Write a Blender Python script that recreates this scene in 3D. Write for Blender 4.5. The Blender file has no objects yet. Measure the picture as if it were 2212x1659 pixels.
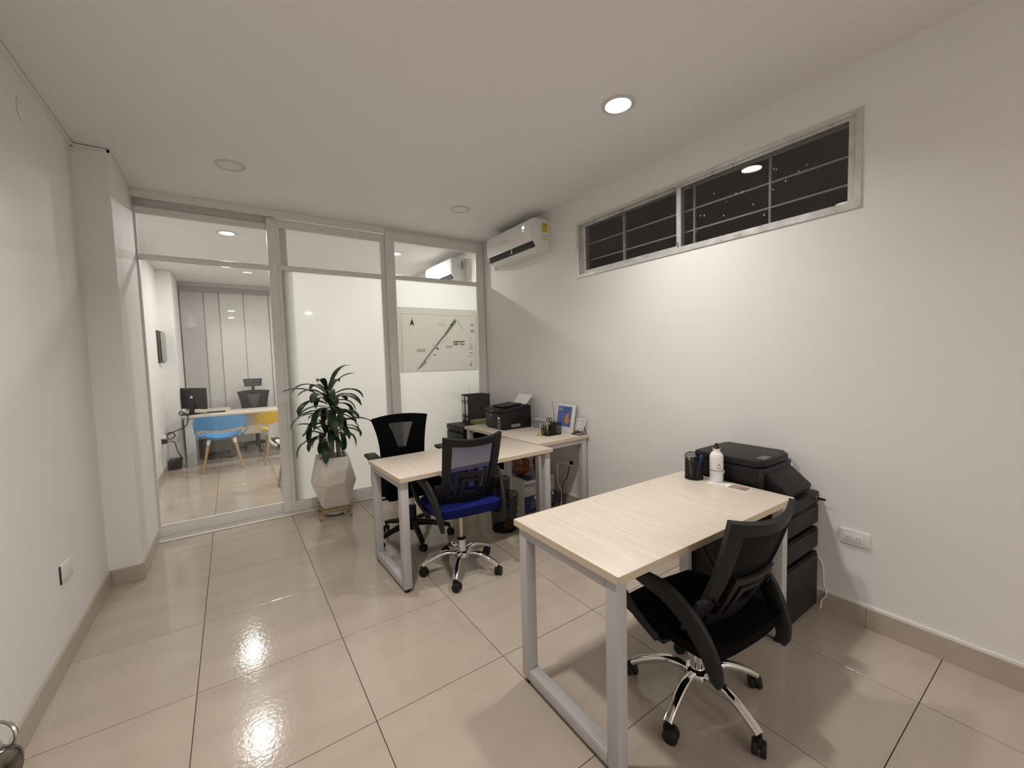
import bpy, bmesh, math, random
from mathutils import Vector, Matrix
random.seed(7)
SC = bpy.context.scene
COL = SC.collection
R = math.radians
HC = 2.802            # ceiling height
XL, XR = -0.73, 2.592  # side walls
# ------------------------------------------------------------------ camera
cam = bpy.data.objects.new('camera', bpy.data.cameras.new('camera'))
COL.objects.link(cam)
cam.data.sensor_fit = 'HORIZONTAL'
cam.data.sensor_width = 36.0
cam.data.lens = 0.4010855 * 36.0
cam.data.clip_start = 0.02
_m = ((0.82454136, 0.56277049, 0.05848859), (-0.56512926, 0.82418762, 0.03665642), (-0.02757642, -0.06327835, 0.99761485))
cam.matrix_world = Matrix(((_m[0][0], _m[0][2], -_m[0][1], 0.0), (_m[1][0], _m[1][2], -_m[1][1], 0.0),
                           (_m[2][0], _m[2][2], -_m[2][1], 1.4162), (0, 0, 0, 1)))
SC.camera = cam
# ------------------------------------------------------------------ world: night outside
w = bpy.data.worlds.new('night'); SC.world = w; w.use_nodes = True
w.node_tree.nodes['Background'].inputs[0].default_value = (0.03, 0.032, 0.04, 1)
w.node_tree.nodes['Background'].inputs[1].default_value = 0.15
# ------------------------------------------------------------------ exposure
SC.view_settings.view_transform = 'Standard'
SC.view_settings.look = 'None'
SC.view_settings.gamma = 1.0
SC.view_settings.use_curve_mapping = False
SC.view_settings.exposure = -0.10
LAMP_W = 18.5            # watts of every lit ceiling lamp
LAMP_COL = (1.0, 0.95, 0.925)
LAMP_SPREAD = 140.0
try:
    SC.cycles.diffuse_bounces = 4
    SC.cycles.glossy_bounces = 4
    SC.cycles.max_bounces = 8
    SC.cycles.transparent_max_bounces = 16
    SC.cycles.sample_clamp_indirect = 6.0
    SC.cycles.use_adaptive_sampling = True
    SC.cycles.adaptive_threshold = 0.05
    SC.cycles.caustics_reflective = False
    SC.cycles.caustics_refractive = False
except Exception:
    pass

# ================================================================== materials
MATS = {}
def srgb(r, g, b):
    f = lambda c: ((c / 255.0) / 12.92) if c <= 10.3 else (((c / 255.0) + 0.055) / 1.055) ** 2.4
    return (f(r), f(g), f(b), 1.0)
def pbr(name, col, rough=0.5, metal=0.0, spec=0.5, bump=0.0, bscale=200.0, vary=0.0, vscale=6.0, stretch=(1, 1, 1), coat=0.0, rvary=0.0, objrand=0.0, detail=4.0):
    if name in MATS: return MATS[name]
    m = bpy.data.materials.new(name); m.use_nodes = True; nt = m.node_tree
    b = nt.nodes['Principled BSDF']
    b.inputs['Base Color'].default_value = col
    b.inputs['Roughness'].default_value = rough
    b.inputs['Metallic'].default_value = metal
    b.inputs['Specular IOR Level'].default_value = spec
    b.inputs['Coat Weight'].default_value = coat
    tc = nt.nodes.new('ShaderNodeTexCoord')
    src = tc.outputs['Object']
    if vary or rvary or objrand:
        mp = nt.nodes.new('ShaderNodeMapping'); mp.inputs['Scale'].default_value = stretch
        nt.links.new(src, mp.inputs['Vector'])
        vec = mp.outputs['Vector']
        if objrand:
            oi = nt.nodes.new('ShaderNodeObjectInfo'); ad = nt.nodes.new('ShaderNodeVectorMath'); ad.operation = 'ADD'
            sc_ = nt.nodes.new('ShaderNodeMath'); sc_.operation = 'MULTIPLY'; sc_.inputs[1].default_value = 37.0
            nt.links.new(oi.outputs['Random'], sc_.inputs[0]); nt.links.new(vec, ad.inputs[0]); nt.links.new(sc_.outputs[0], ad.inputs[1])
            vec = ad.outputs[0]
        nz = nt.nodes.new('ShaderNodeTexNoise'); nz.inputs['Scale'].default_value = vscale; nz.inputs['Detail'].default_value = detail
        nt.links.new(vec, nz.inputs['Vector'])
        if vary:
            rp = nt.nodes.new('ShaderNodeMapRange'); rp.inputs['From Min'].default_value = 0.3; rp.inputs['From Max'].default_value = 0.7
            rp.inputs['To Min'].default_value = 1.0 - vary; rp.inputs['To Max'].default_value = 1.0 + vary
            nt.links.new(nz.outputs['Fac'], rp.inputs['Value'])
            out = rp.outputs[0]
            if objrand:
                o2 = nt.nodes.new('ShaderNodeMapRange'); o2.inputs['To Min'].default_value = 1 - objrand; o2.inputs['To Max'].default_value = 1 + objrand
                nt.links.new(oi.outputs['Random'], o2.inputs['Value'])
                mu2 = nt.nodes.new('ShaderNodeMath'); mu2.operation = 'MULTIPLY'
                nt.links.new(out, mu2.inputs[0]); nt.links.new(o2.outputs[0], mu2.inputs[1]); out = mu2.outputs[0]
            mx = nt.nodes.new('ShaderNodeVectorMath'); mx.operation = 'SCALE'
            mx.inputs[0].default_value = col[:3]
            nt.links.new(out, mx.inputs['Scale']); nt.links.new(mx.outputs[0], b.inputs['Base Color'])
        if rvary:
            r2 = nt.nodes.new('ShaderNodeMapRange'); r2.inputs['From Min'].default_value = 0.3; r2.inputs['From Max'].default_value = 0.7
            r2.inputs['To Min'].default_value = max(0.02, rough - rvary); r2.inputs['To Max'].default_value = rough + rvary
            nt.links.new(nz.outputs['Fac'], r2.inputs['Value']); nt.links.new(r2.outputs[0], b.inputs['Roughness'])
    if bump:
        n2 = nt.nodes.new('ShaderNodeTexNoise'); n2.inputs['Scale'].default_value = bscale; n2.inputs['Detail'].default_value = 2.0
        nt.links.new(src, n2.inputs['Vector'])
        bp = nt.nodes.new('ShaderNodeBump'); bp.inputs['Strength'].default_value = bump; bp.inputs['Distance'].default_value = 0.002
        nt.links.new(n2.outputs['Fac'], bp.inputs['Height']); nt.links.new(bp.outputs[0], b.inputs['Normal'])
    MATS[name] = m
    return m
def schlick(nt, f0):
    lw = nt.nodes.new('ShaderNodeLayerWeight'); lw.inputs['Blend'].default_value = 0.5
    p = nt.nodes.new('ShaderNodeMath'); p.operation = 'POWER'; p.inputs[1].default_value = 5.0
    nt.links.new(lw.outputs['Facing'], p.inputs[0])
    a = nt.nodes.new('ShaderNodeMath'); a.operation = 'MULTIPLY_ADD'; a.inputs[1].default_value = 1 - f0; a.inputs[2].default_value = f0
    nt.links.new(p.outputs[0], a.inputs[0])
    return a.outputs[0]
def glass_mat(name, tint=(0.97, 0.985, 0.975, 1), f0=0.045, rough=0.0):
    m = bpy.data.materials.new(name); m.use_nodes = True; nt = m.node_tree; nt.nodes.clear()
    o = nt.nodes.new('ShaderNodeOutputMaterial'); mx = nt.nodes.new('ShaderNodeMixShader')
    t = nt.nodes.new('ShaderNodeBsdfTransparent'); t.inputs[0].default_value = tint
    g = nt.nodes.new('ShaderNodeBsdfGlossy'); g.inputs['Roughness'].default_value = rough
    nt.links.new(schlick(nt, f0), mx.inputs[0]); nt.links.new(t.outputs[0], mx.inputs[1]); nt.links.new(g.outputs[0], mx.inputs[2])
    nt.links.new(mx.outputs[0], o.inputs[0]); MATS[name] = m; return m
def frosted_mat(name):
    m = bpy.data.materials.new(name); m.use_nodes = True; nt = m.node_tree; nt.nodes.clear()
    o = nt.nodes.new('ShaderNodeOutputMaterial'); mx = nt.nodes.new('ShaderNodeMixShader'); m2 = nt.nodes.new('ShaderNodeMixShader')
    tr = nt.nodes.new('ShaderNodeBsdfTranslucent'); tr.inputs[0].default_value = (0.93, 0.95, 0.92, 1)
    df = nt.nodes.new('ShaderNodeBsdfDiffuse'); df.inputs[0].default_value = (0.86, 0.88, 0.85, 1)
    m2.inputs[0].default_value = 0.22
    nt.links.new(tr.outputs[0], m2.inputs[1]); nt.links.new(df.outputs[0], m2.inputs[2])
    g = nt.nodes.new('ShaderNodeBsdfGlossy'); g.inputs['Roughness'].default_value = 0.03
    nt.links.new(schlick(nt, 0.035), mx.inputs[0]); nt.links.new(m2.outputs[0], mx.inputs[1]); nt.links.new(g.outputs[0], mx.inputs[2])
    nt.links.new(mx.outputs[0], o.inputs[0]); MATS[name] = m; return m
def mesh_fabric(name, col, see, rough=0.8):
    m = bpy.data.materials.new(name); m.use_nodes = True; nt = m.node_tree
    b = nt.nodes['Principled BSDF']; b.inputs['Base Color'].default_value = col; b.inputs['Roughness'].default_value = rough
    b.inputs['Specular IOR Level'].default_value = 0.2
    o = nt.nodes['Material Output']; mx = nt.nodes.new('ShaderNodeMixShader'); t = nt.nodes.new('ShaderNodeBsdfTransparent')
    mx.inputs[0].default_value = see
    nt.links.new(b.outputs[0], mx.inputs[1]); nt.links.new(t.outputs[0], mx.inputs[2]); nt.links.new(mx.outputs[0], o.inputs[0])
    MATS[name] = m; return m
def emit_mat(name, col, s):
    m = bpy.data.materials.new(name); m.use_nodes = True; nt = m.node_tree; nt.nodes.clear()
    o = nt.nodes.new('ShaderNodeOutputMaterial'); e = nt.nodes.new('ShaderNodeEmission')
    e.inputs[0].default_value = (*col, 1); e.inputs[1].default_value = s
    nt.links.new(e.outputs[0], o.inputs[0]); MATS[name] = m; return m

WALL = pbr('wall_paint', (0.82, 0.805, 0.782, 1), 0.6, spec=0.25, vary=0.012, vscale=1.2, detail=1.0)
CEIL = pbr('ceiling_paint', (0.85, 0.84, 0.825, 1), 0.7, spec=0.2, vary=0.01, vscale=0.8, detail=1.0)
TILE = pbr('polished_tile', (0.475, 0.402, 0.330, 1), 0.115, spec=0.55, bump=0.20, bscale=60, vary=0.055, vscale=3.2, stretch=(0.7, 2.2, 1), rvary=0.03, objrand=0.02)
GROUT = pbr('grout', (0.085, 0.066, 0.050, 1), 0.9, spec=0.1)
SKIRT = pbr('skirting_tile', (0.46, 0.395, 0.325, 1), 0.3, vary=0.04, vscale=4)
ALU = pbr('white_aluminium', (0.80, 0.775, 0.745, 1), 0.38, spec=0.4)
ALUW = pbr('window_aluminium', (0.62, 0.61, 0.59, 1), 0.34, metal=0.35, vary=0.12, vscale=14, rvary=0.1)
DARKGAP = pbr('dark_gap', (0.03, 0.028, 0.026, 1), 0.8)
GLASS = glass_mat('clear_glass')
NGLASS = glass_mat('window_glass', (0.80, 0.80, 0.80, 1), 0.055)
FROST = frosted_mat('frosted_glass')
WOOD = pbr('ash_laminate', (0.69, 0.61, 0.51, 1), 0.42, spec=0.4, vary=0.075, vscale=5.0, stretch=(14, 0.9, 14), bump=0.05, bscale=90)
WOODE = pbr('ash_edge_band', (0.60, 0.50, 0.37, 1), 0.5, vary=0.06, vscale=6, stretch=(2, 2, 30))
STEEL = pbr('grey_powder_coat', (0.47, 0.455, 0.455, 1), 0.45, spec=0.4, bump=0.05, bscale=500)
BLK = pbr('black_plastic', (0.0075, 0.0072, 0.0075, 1), 0.42, spec=0.3)
BLK2 = pbr('charcoal_plastic', (0.015, 0.0145, 0.0145, 1), 0.5, spec=0.25)
BLKM = pbr('black_metal', (0.009, 0.0088, 0.0088, 1), 0.5, spec=0.28, bump=0.04, bscale=400)
BLKF = pbr('black_fabric', (0.0035, 0.0035, 0.004, 1), 0.95, spec=0.06, bump=0.25, bscale=500)
BLUEF = pbr('blue_fabric', (0.008, 0.013, 0.125, 1), 0.9, spec=0.15, bump=0.25, bscale=500)
CHROME = pbr('chrome', (0.78, 0.77, 0.76, 1), 0.08, metal=1.0)
SATIN = pbr('satin_metal', (0.55, 0.54, 0.52, 1), 0.28, metal=1.0)
MESHB = mesh_fabric('blue_mesh', (0.014, 0.022, 0.17, 1), 0.44)
MESHK = mesh_fabric('black_mesh', (0.006, 0.006, 0.0065, 1), 0.10)
MESHK2 = mesh_fabric('sheer_black_mesh', (0.03, 0.03, 0.03, 1), 0.33)
WIREM = mesh_fabric('wire_mesh', (0.015, 0.015, 0.015, 1), 0.42, 0.5)
WHITEP = pbr('white_plastic', (0.78, 0.77, 0.74, 1), 0.3, spec=0.5)
WHITEG = pbr('white_gloss', (0.82, 0.81, 0.79, 1), 0.12, spec=0.5)
def thin_paper(name, col):
    m = bpy.data.materials.new(name); m.use_nodes = True; nt = m.node_tree; nt.nodes.clear()
    o = nt.nodes.new('ShaderNodeOutputMaterial'); mx = nt.nodes.new('ShaderNodeMixShader'); mx.inputs[0].default_value = 0.8
    a = nt.nodes.new('ShaderNodeBsdfDiffuse'); a.inputs[0].default_value = col; b = nt.nodes.new('ShaderNodeBsdfTranslucent'); b.inputs[0].default_value = col
    nt.links.new(a.outputs[0], mx.inputs[1]); nt.links.new(b.outputs[0], mx.inputs[2]); nt.links.new(mx.outputs[0], o.inputs[0]); MATS[name] = m; return m
THINP = thin_paper('plan_paper', (0.94, 0.93, 0.90, 1))
PAPER = pbr('paper', (0.80, 0.79, 0.77, 1), 0.8, spec=0.1)
GREYP = pbr('grey_print', (0.36, 0.35, 0.33, 1), 0.8, spec=0.1)
LGREYP = pbr('pale_grey_print', (0.52, 0.51, 0.48, 1), 0.8, spec=0.1)
DARKP = pbr('dark_print', (0.06, 0.06, 0.07, 1), 0.7, spec=0.1)
GREENP = pbr('green_print', (0.44, 0.62, 0.26, 1), 0.8, spec=0.1)
OLIVEP = pbr('olive_print', (0.32, 0.27, 0.09, 1), 0.8, spec=0.1)
BROWNP = pbr('brown_print', (0.17, 0.065, 0.035, 1), 0.8, spec=0.1)
YELLOWL = pbr('yellow_label', (0.62, 0.56, 0.05, 1), 0.6)
NAVY = pbr('carton_blue', (0.030, 0.050, 0.16, 1), 0.5, vary=0.06, vscale=8)
CARTON = pbr('carton_white', (0.62, 0.60, 0.55, 1), 0.6, vary=0.03, vscale=8)
CONCRETE = pbr('cream_concrete', (0.70, 0.66, 0.585, 1), 0.7, spec=0.2, vary=0.05, vscale=5, bump=0.1, bscale=120)
SOIL = pbr('soil', (0.035, 0.026, 0.02, 1), 0.95, bump=0.6, bscale=120, vary=0.3, vscale=60)
GOLD = pbr('gold_paint', (0.36, 0.255, 0.12, 1), 0.42, metal=0.35)
CANE = pbr('cane_bark', (0.235, 0.175, 0.115, 1), 0.8, vary=0.25, vscale=9, stretch=(1, 1, 9), bump=0.5, bscale=60)
LEAF = pbr('leaf', (0.013, 0.036, 0.015, 1), 0.42, spec=0.4, vary=0.3, vscale=3, objrand=0.25)
BEECH = pbr('beech', (0.42, 0.29, 0.165, 1), 0.5, vary=0.1, vscale=5, stretch=(6, 6, 1))
SKYB = pbr('sky_blue_plastic', (0.075, 0.295, 0.58, 1), 0.35, spec=0.4)
YELP = pbr('yellow_plastic', (0.72, 0.47, 0.025, 1), 0.35, spec=0.4)
BLINDS = [pbr('blind_fabric_%d' % i, (v, v * 0.985, v * 0.955, 1), 0.8, spec=0.1) for i, v in enumerate((0.50, 0.56, 0.60, 0.62, 0.6, 0.58, 0.6))]
GREYW = pbr('grey_cassette', (0.33, 0.32, 0.31, 1), 0.5)
BLUEPIC = pbr('picture_blue', (0.085, 0.145, 0.40, 1), 0.55, vary=0.12, vscale=7)
ORANGE = pbr('picture_orange', (0.55, 0.27, 0.07, 1), 0.6)
BAG = pbr('orange_bag', (0.17, 0.040, 0.018, 1), 0.3, vary=0.3, vscale=12)
BAGR = pbr('red_bag', (0.24, 0.028, 0.012, 1), 0.35, vary=0.2, vscale=12)
OLIVE = pbr('manila_paper', (0.35, 0.29, 0.13, 1), 0.7, vary=0.1, vscale=20)
BINDER = pbr('binder_cloth', (0.055, 0.052, 0.052, 1), 0.7, spec=0.2)
ORNG = pbr('orange_card', (0.36, 0.15, 0.035, 1), 0.7)
SCREENB = pbr('monitor_black', (0.008, 0.007, 0.007, 1), 0.3)
YELM = pbr('marker_yellow', (0.60, 0.52, 0.10, 1), 0.4)
BLUEM = pbr('pen_blue', (0.02, 0.05, 0.18, 1), 0.4)
REDM = pbr('pen_red', (0.25, 0.03, 0.03, 1), 0.4)
OIL = pbr('pale_oil', (0.42, 0.40, 0.16, 1), 0.15, spec=0.5)
GREYBOX = pbr('grey_box', (0.33, 0.34, 0.34, 1), 0.6)
EXTW = pbr('neighbour_wall', (0.10, 0.095, 0.09, 1), 0.9)

# ================================================================== mesh helpers
class MB:
    def __init__(s): s.bm = bmesh.new()
    def _in(s, tmp, M=None, mat=0):
        for f in tmp.faces: f.material_index = mat
        if M is not None: bmesh.ops.transform(tmp, matrix=M, verts=tmp.verts)
        me = bpy.data.meshes.new('t'); tmp.to_mesh(me); tmp.free()
        s.bm.from_mesh(me); bpy.data.meshes.remove(me)
        return s
    def box(s, lo, hi, bev=0.0, M=None, mat=0, seg=2):
        t = bmesh.new(); bmesh.ops.create_cube(t, size=1.0)
        c = [(a + b) / 2 for a, b in zip(lo, hi)]; d = [abs(b - a) for a, b in zip(lo, hi)]
        for v in t.verts: v.co = Vector((v.co.x * d[0] + c[0], v.co.y * d[1] + c[1], v.co.z * d[2] + c[2]))
        if bev: bmesh.ops.bevel(t, geom=list(t.edges), offset=bev, segments=seg, profile=0.5, affect='EDGES')
        return s._in(t, M, mat)
    def cyl(s, p0, p1, r0, r1=None, n=16, mat=0, bev=0.0):
        r1 = r0 if r1 is None else r1
        p0, p1 = Vector(p0), Vector(p1); d = p1 - p0
        t = bmesh.new(); bmesh.ops.create_cone(t, cap_ends=True, segments=n, radius1=r0, radius2=r1, depth=d.length)
        if bev:
            es = [e for e in t.edges if abs(e.verts[0].co.z - e.verts[1].co.z) < 1e-6]
            bmesh.ops.bevel(t, geom=es, offset=bev, segments=2, profile=0.5, affect='EDGES')
        M = Matrix.Translation((p0 + p1) / 2) @ d.to_track_quat('Z', 'Y').to_matrix().to_4x4()
        return s._in(t, M, mat)
    def tube(s, pts, r, n=8, closed=False, mat=0, cap=True):
        pts = [Vector(p) for p in pts]; k = len(pts); t = bmesh.new(); rings = []
        rs = r if isinstance(r, (list, tuple)) else [r] * k
        nrm = None
        for i in range(k):
            a = pts[(i - 1) % k] if (closed or i > 0) else pts[0]
            b = pts[(i + 1) % k] if (closed or i < k - 1) else pts[-1]
            d = (b - a).normalized()
            if nrm is None:
                nrm = d.orthogonal().normalized()
            else:
                nrm = (nrm - d * nrm.dot(d))
                nrm = nrm.normalized() if nrm.length > 1e-6 else d.orthogonal().normalized()
            bn = d.cross(nrm)
            rings.append([t.verts.new(pts[i] + (nrm * math.cos(2 * math.pi * j / n) + bn * math.sin(2 * math.pi * j / n)) * rs[i]) for j in range(n)])
        for i in range(k if closed else k - 1):
            A, B = rings[i], rings[(i + 1) % k]
            for j in range(n): t.faces.new((A[j], A[(j + 1) % n], B[(j + 1) % n], B[j]))
        if cap and not closed:
            t.faces.new(rings[0][::-1]); t.faces.new(rings[-1])
        bmesh.ops.recalc_face_normals(t, faces=t.faces)
        return s._in(t, None, mat)
    def lathe(s, prof, n=24, c=(0, 0, 0), mat=0, M=None):
        t = bmesh.new(); rings = []
        for r, z in prof:
            if r < 1e-6: rings.append([t.verts.new((c[0], c[1], c[2] + z))])
            else: rings.append([t.verts.new((c[0] + r * math.cos(2 * math.pi * j / n), c[1] + r * math.sin(2 * math.pi * j / n), c[2] + z)) for j in range(n)])
        for A, B in zip(rings[:-1], rings[1:]):
            for j in range(n):
                k = (j + 1) % n
                if len(A) == 1 and len(B) == 1: continue
                if len(A) == 1: t.faces.new((A[0], B[j], B[k]))
                elif len(B) == 1: t.faces.new((A[j], A[k], B[0]))
                else: t.faces.new((A[j], A[k], B[k], B[j]))
        bmesh.ops.recalc_face_normals(t, faces=t.faces)
        return s._in(t, M, mat)
    def prism(s, poly, h0, h1, M=None, mat=0, bev=0.0):
        t = bmesh.new(); n = len(poly)
        a = [t.verts.new((x, y, h0)) for x, y in poly]; b = [t.verts.new((x, y, h1)) for x, y in poly]
        t.faces.new(a[::-1]); t.faces.new(b)
        for i in range(n): t.faces.new((a[i], a[(i + 1) % n], b[(i + 1) % n], b[i]))
        bmesh.ops.recalc_face_normals(t, faces=t.faces)
        if bev: bmesh.ops.bevel(t, geom=list(t.edges), offset=bev, segments=2, profile=0.5, affect='EDGES')
        return s._in(t, M, mat)
    def slab(s, fn, us, vs, thick, mat=0, M=None):
        """a solid sheet following fn(u,v) -> point, thickened along its normal"""
        t = bmesh.new(); nu, nv = len(us), len(vs); e = 1e-3
        def nrm(u, v):
            du = Vector(fn(u + e, v)) - Vector(fn(u - e, v)); dv = Vector(fn(u, v + e)) - Vector(fn(u, v - e))
            c = du.cross(dv); return c.normalized() if c.length > 1e-12 else Vector((0, 0, 1))
        A = [[t.verts.new(Vector(fn(u, v)) + nrm(u, v) * thick / 2) for v in vs] for u in us]
        B = [[t.verts.new(Vector(fn(u, v)) - nrm(u, v) * thick / 2) for v in vs] for u in us]
        for i in range(nu - 1):
            for j in range(nv - 1):
                t.faces.new((A[i][j], A[i + 1][j], A[i + 1][j + 1], A[i][j + 1]))
                t.faces.new((B[i][j], B[i][j + 1], B[i + 1][j + 1], B[i + 1][j]))
        for i in range(nu - 1):
            t.faces.new((A[i][0], B[i][0], B[i + 1][0], A[i + 1][0])); t.faces.new((A[i][-1], A[i + 1][-1], B[i + 1][-1], B[i][-1]))
        for j in range(nv - 1):
            t.faces.new((A[0][j], A[0][j + 1], B[0][j + 1], B[0][j])); t.faces.new((A[-1][j], B[-1][j], B[-1][j + 1], A[-1][j + 1]))
        bmesh.ops.recalc_face_normals(t, faces=t.faces)
        return s._in(t, M, mat)
    def strap(s, pts, wid, thick, axis=(1, 0, 0), mat=0, n_bev=True):
        """flat bar swept along pts: thickness along axis, width in the plane of the path"""
        ax = Vector(axis).normalized(); pts = [Vector(p) for p in pts]; k = len(pts); t = bmesh.new(); rings = []
        ws = wid if isinstance(wid, (list, tuple)) else [wid] * k
        for i in range(k):
            d = (pts[min(i + 1, k - 1)] - pts[max(i - 1, 0)]).normalized(); nn = ax.cross(d).normalized()
            w2, h2 = ws[i] / 2, thick / 2; c = min(w2, h2) * 0.45
            prof = [(w2, h2 - c), (w2 - c, h2), (-w2 + c, h2), (-w2, h2 - c), (-w2, -h2 + c), (-w2 + c, -h2), (w2 - c, -h2), (w2, -h2 + c)]
            rings.append([t.verts.new(pts[i] + nn * a + ax * b) for a, b in prof])
        for A, B in zip(rings[:-1], rings[1:]):
            for j in range(8): t.faces.new((A[j], A[(j + 1) % 8], B[(j + 1) % 8], B[j]))
        t.faces.new(rings[0][::-1]); t.faces.new(rings[-1])
        bmesh.ops.recalc_face_normals(t, faces=t.faces)
        return s._in(t, None, mat)
    def faces(s, vs, fs, mat=0):
        t = bmesh.new(); V = [t.verts.new(v) for v in vs]
        for f in fs: t.faces.new([V[i] for i in f])
        bmesh.ops.recalc_face_normals(t, faces=t.faces)
        return s._in(t, None, mat)
    def obj(s, name, mats, parent=None, smooth=40.0):
        me = bpy.data.meshes.new(name); s.bm.to_mesh(me); s.bm.free()
        for m in (mats if isinstance(mats, (list, tuple)) else [mats]): me.materials.append(m)
        if smooth:
            me.shade_smooth(); me.set_sharp_from_angle(angle=R(smooth))
        o = bpy.data.objects.new(name, me); COL.objects.link(o)
        if parent is not None: o.parent = parent
        return o
def spline(pts, n=6):
    """Catmull-Rom through pts"""
    P = [Vector(p) for p in pts]; out = []
    for i in range(len(P) - 1):
        p0, p1, p2, p3 = P[max(i - 1, 0)], P[i], P[i + 1], P[min(i + 2, len(P) - 1)]
        for k in range(n):
            t = k / n
            out.append(0.5 * ((2 * p1) + (p2 - p0) * t + (2 * p0 - 5 * p1 + 4 * p2 - p3) * t * t + (3 * p1 - p0 - 3 * p2 + p3) * t ** 3))
    out.append(P[-1]); return out
def lin(a, b, n): return [a + (b - a) * i / (n - 1) for i in range(n)]
def thing(name, label, cat, loc=(0, 0, 0), rz=0.0, group=None):
    o = bpy.data.objects.new(name, None); COL.objects.link(o); o.empty_display_size = 0.05
    o.location = loc; o.rotation_euler = (0, 0, R(rz)); o['label'] = label; o['category'] = cat
    if group: o['group'] = group
    return o
def tag(o, label, cat, group=None):
    o['label'] = label; o['category'] = cat
    if group: o['group'] = group
    return o
def struct(name, label=None, cat=None, loc=None):
    o = bpy.data.objects.new(name, None); COL.objects.link(o); o['kind'] = 'structure'
    if label: o['label'] = label
    if cat: o['category'] = cat
    if loc: o.location = loc
    return o
def setst(o, label, cat):
    o['kind'] = 'structure'; o['label'] = label; o['category'] = cat; return o
def copy_tree(o, parent=None):
    c = o.copy(); COL.objects.link(c); c.parent = parent
    for ch in list(o.children): copy_tree(ch, c)
    return c
def text(s, size, mat, name, parent, M, depth=0.0004, align='CENTER', bold=0.0):
    cu = bpy.data.curves.new('t', 'FONT'); cu.body = s; cu.size = size; cu.align_x = align; cu.align_y = 'CENTER'; cu.extrude = depth; cu.offset = bold
    cu.resolution_u = 3
    to = bpy.data.objects.new('t', cu); COL.objects.link(to)
    bpy.context.view_layer.update()
    me = bpy.data.meshes.new_from_object(to.evaluated_get(bpy.context.evaluated_depsgraph_get()))
    bpy.data.objects.remove(to); bpy.data.curves.remove(cu)
    me.materials.clear(); me.materials.append(mat); me.transform(M)
    o = bpy.data.objects.new(name, me); COL.objects.link(o); o.parent = parent
    return o
# plane frames for print: local (x right, y up) -> world
def frame_mx(origin, right, up):
    r, u = Vector(right).normalized(), Vector(up).normalized(); n = r.cross(u)
    return Matrix(((r.x, u.x, n.x, origin[0]), (r.y, u.y, n.y, origin[1]), (r.z, u.z, n.z, origin[2]), (0, 0, 0, 1)))
def quads(name, rects, mat, parent, M, z0=0.0, z1=0.0006):
    mb = MB()
    for (x0, y0, x1, y1) in rects: mb.box((x0, y0, z0), (x1, y1, z1), M=M)
    return mb.obj(name, mat, parent, smooth=0)
def polyp(name, polys, mat, parent, M, z0=0.0, z1=0.0006):
    mb = MB()
    for p in polys: mb.prism(p, z0, z1, M=M)
    return mb.obj(name, mat, parent, smooth=0)
def stroke(a, b, w):
    d = Vector((b[0] - a[0], b[1] - a[1])).normalized() * (w / 2); n = (-d.y, d.x)
    return [(a[0] + n[0], a[1] + n[1]), (a[0] - n[0], a[1] - n[1]), (b[0] - n[0], b[1] - n[1]), (b[0] + n[0], b[1] + n[1])]
def disc(c, r, n=16): return [(c[0] + r * math.cos(2 * math.pi * i / n), c[1] + r * math.sin(2 * math.pi * i / n)) for i in range(n)]
# ================================================================== THE SETTING
YB, YP, YF = -6.4, 4.33, 8.75     # end of the hall behind the camera, glass partition, back wall of the far office
XLF = -0.80                        # left wall of the far office
# floor: screed with real tiles
fl = struct('floor', 'polished beige porcelain floor tiles with thin dark joints', 'floor')
MB().box((-0.95, YB, -0.06), (2.75, YF + 0.1, -0.004)).obj('screed', GROUT, fl, smooth=0)
GX, GY, TX, TY, JG = -0.2024, 3.398, 0.5974, 0.6024, 0.0030
tm = {}
def tile_mesh(wx, wy):
    k = (round(wx, 4), round(wy, 4))
    if k not in tm:
        mb = MB(); mb.box((0, 0, -0.008), (wx, wy, 0.0), bev=0.0008, seg=1)
        me = bpy.data.meshes.new('tile'); mb.bm.to_mesh(me); mb.bm.free(); me.materials.append(TILE); tm[k] = me
    return tm[k]
for j in range(-10, 17):
    for i in range(-2, 6):
        x0, x1 = GX + i * TX + JG / 2, GX + (i + 1) * TX - JG / 2
        y0, y1 = GY - j * TY + JG / 2, GY - (j - 1) * TY - JG / 2
        lo = XL if y0 < YP else XLF
        x0, x1 = max(x0, lo - 0.01), min(x1, XR + 0.01)
        y0, y1 = max(y0, YB), min(y1, YF)
        if x1 - x0 < 0.02 or y1 - y0 < 0.02: continue
        o = bpy.data.objects.new('tile', tile_mesh(x1 - x0, y1 - y0)); COL.objects.link(o); o.parent = fl; o.location = (x0, y0, 0)
setst(MB().box((-0.95, YB, HC), (2.75, YF + 0.1, HC + 0.1)).obj('ceiling', CEIL, smooth=0), 'flat white plaster ceiling with recessed lamps', 'ceiling')
# walls
setst(MB().box((XL - 0.12, YB, 0), (XL, YP + 0.02, HC)).obj('wall_left', WALL, smooth=0), 'plain white wall on the left with beige skirting', 'wall')
WY0, WY1, WZ0, WZ1 = 0.735, 2.705, 2.118, 2.568
mb = MB()
mb.box((XR, YB, 0), (XR + 0.14, YF, WZ0)); mb.box((XR, YB, WZ1), (XR + 0.14, YF, HC))
mb.box((XR, YB, WZ0), (XR + 0.14, WY0, WZ1)); mb.box((XR, WY1, WZ0), (XR + 0.14, YF, WZ1))
setst(mb.obj('wall_right', WALL, smooth=0), 'long white wall on the right below the high strip window', 'wall')
setst(MB().box((-0.95, YB - 0.12, 0), (2.75, YB, HC)).obj('wall_rear', WALL, smooth=0), 'white end wall of the hall behind the viewer', 'wall')
setst(MB().box((XLF - 0.12, YP + 0.02, 0), (XLF, YF, HC)).obj('wall_far_left', WALL, smooth=0), 'white left wall of the office behind the glass', 'wall')
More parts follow.
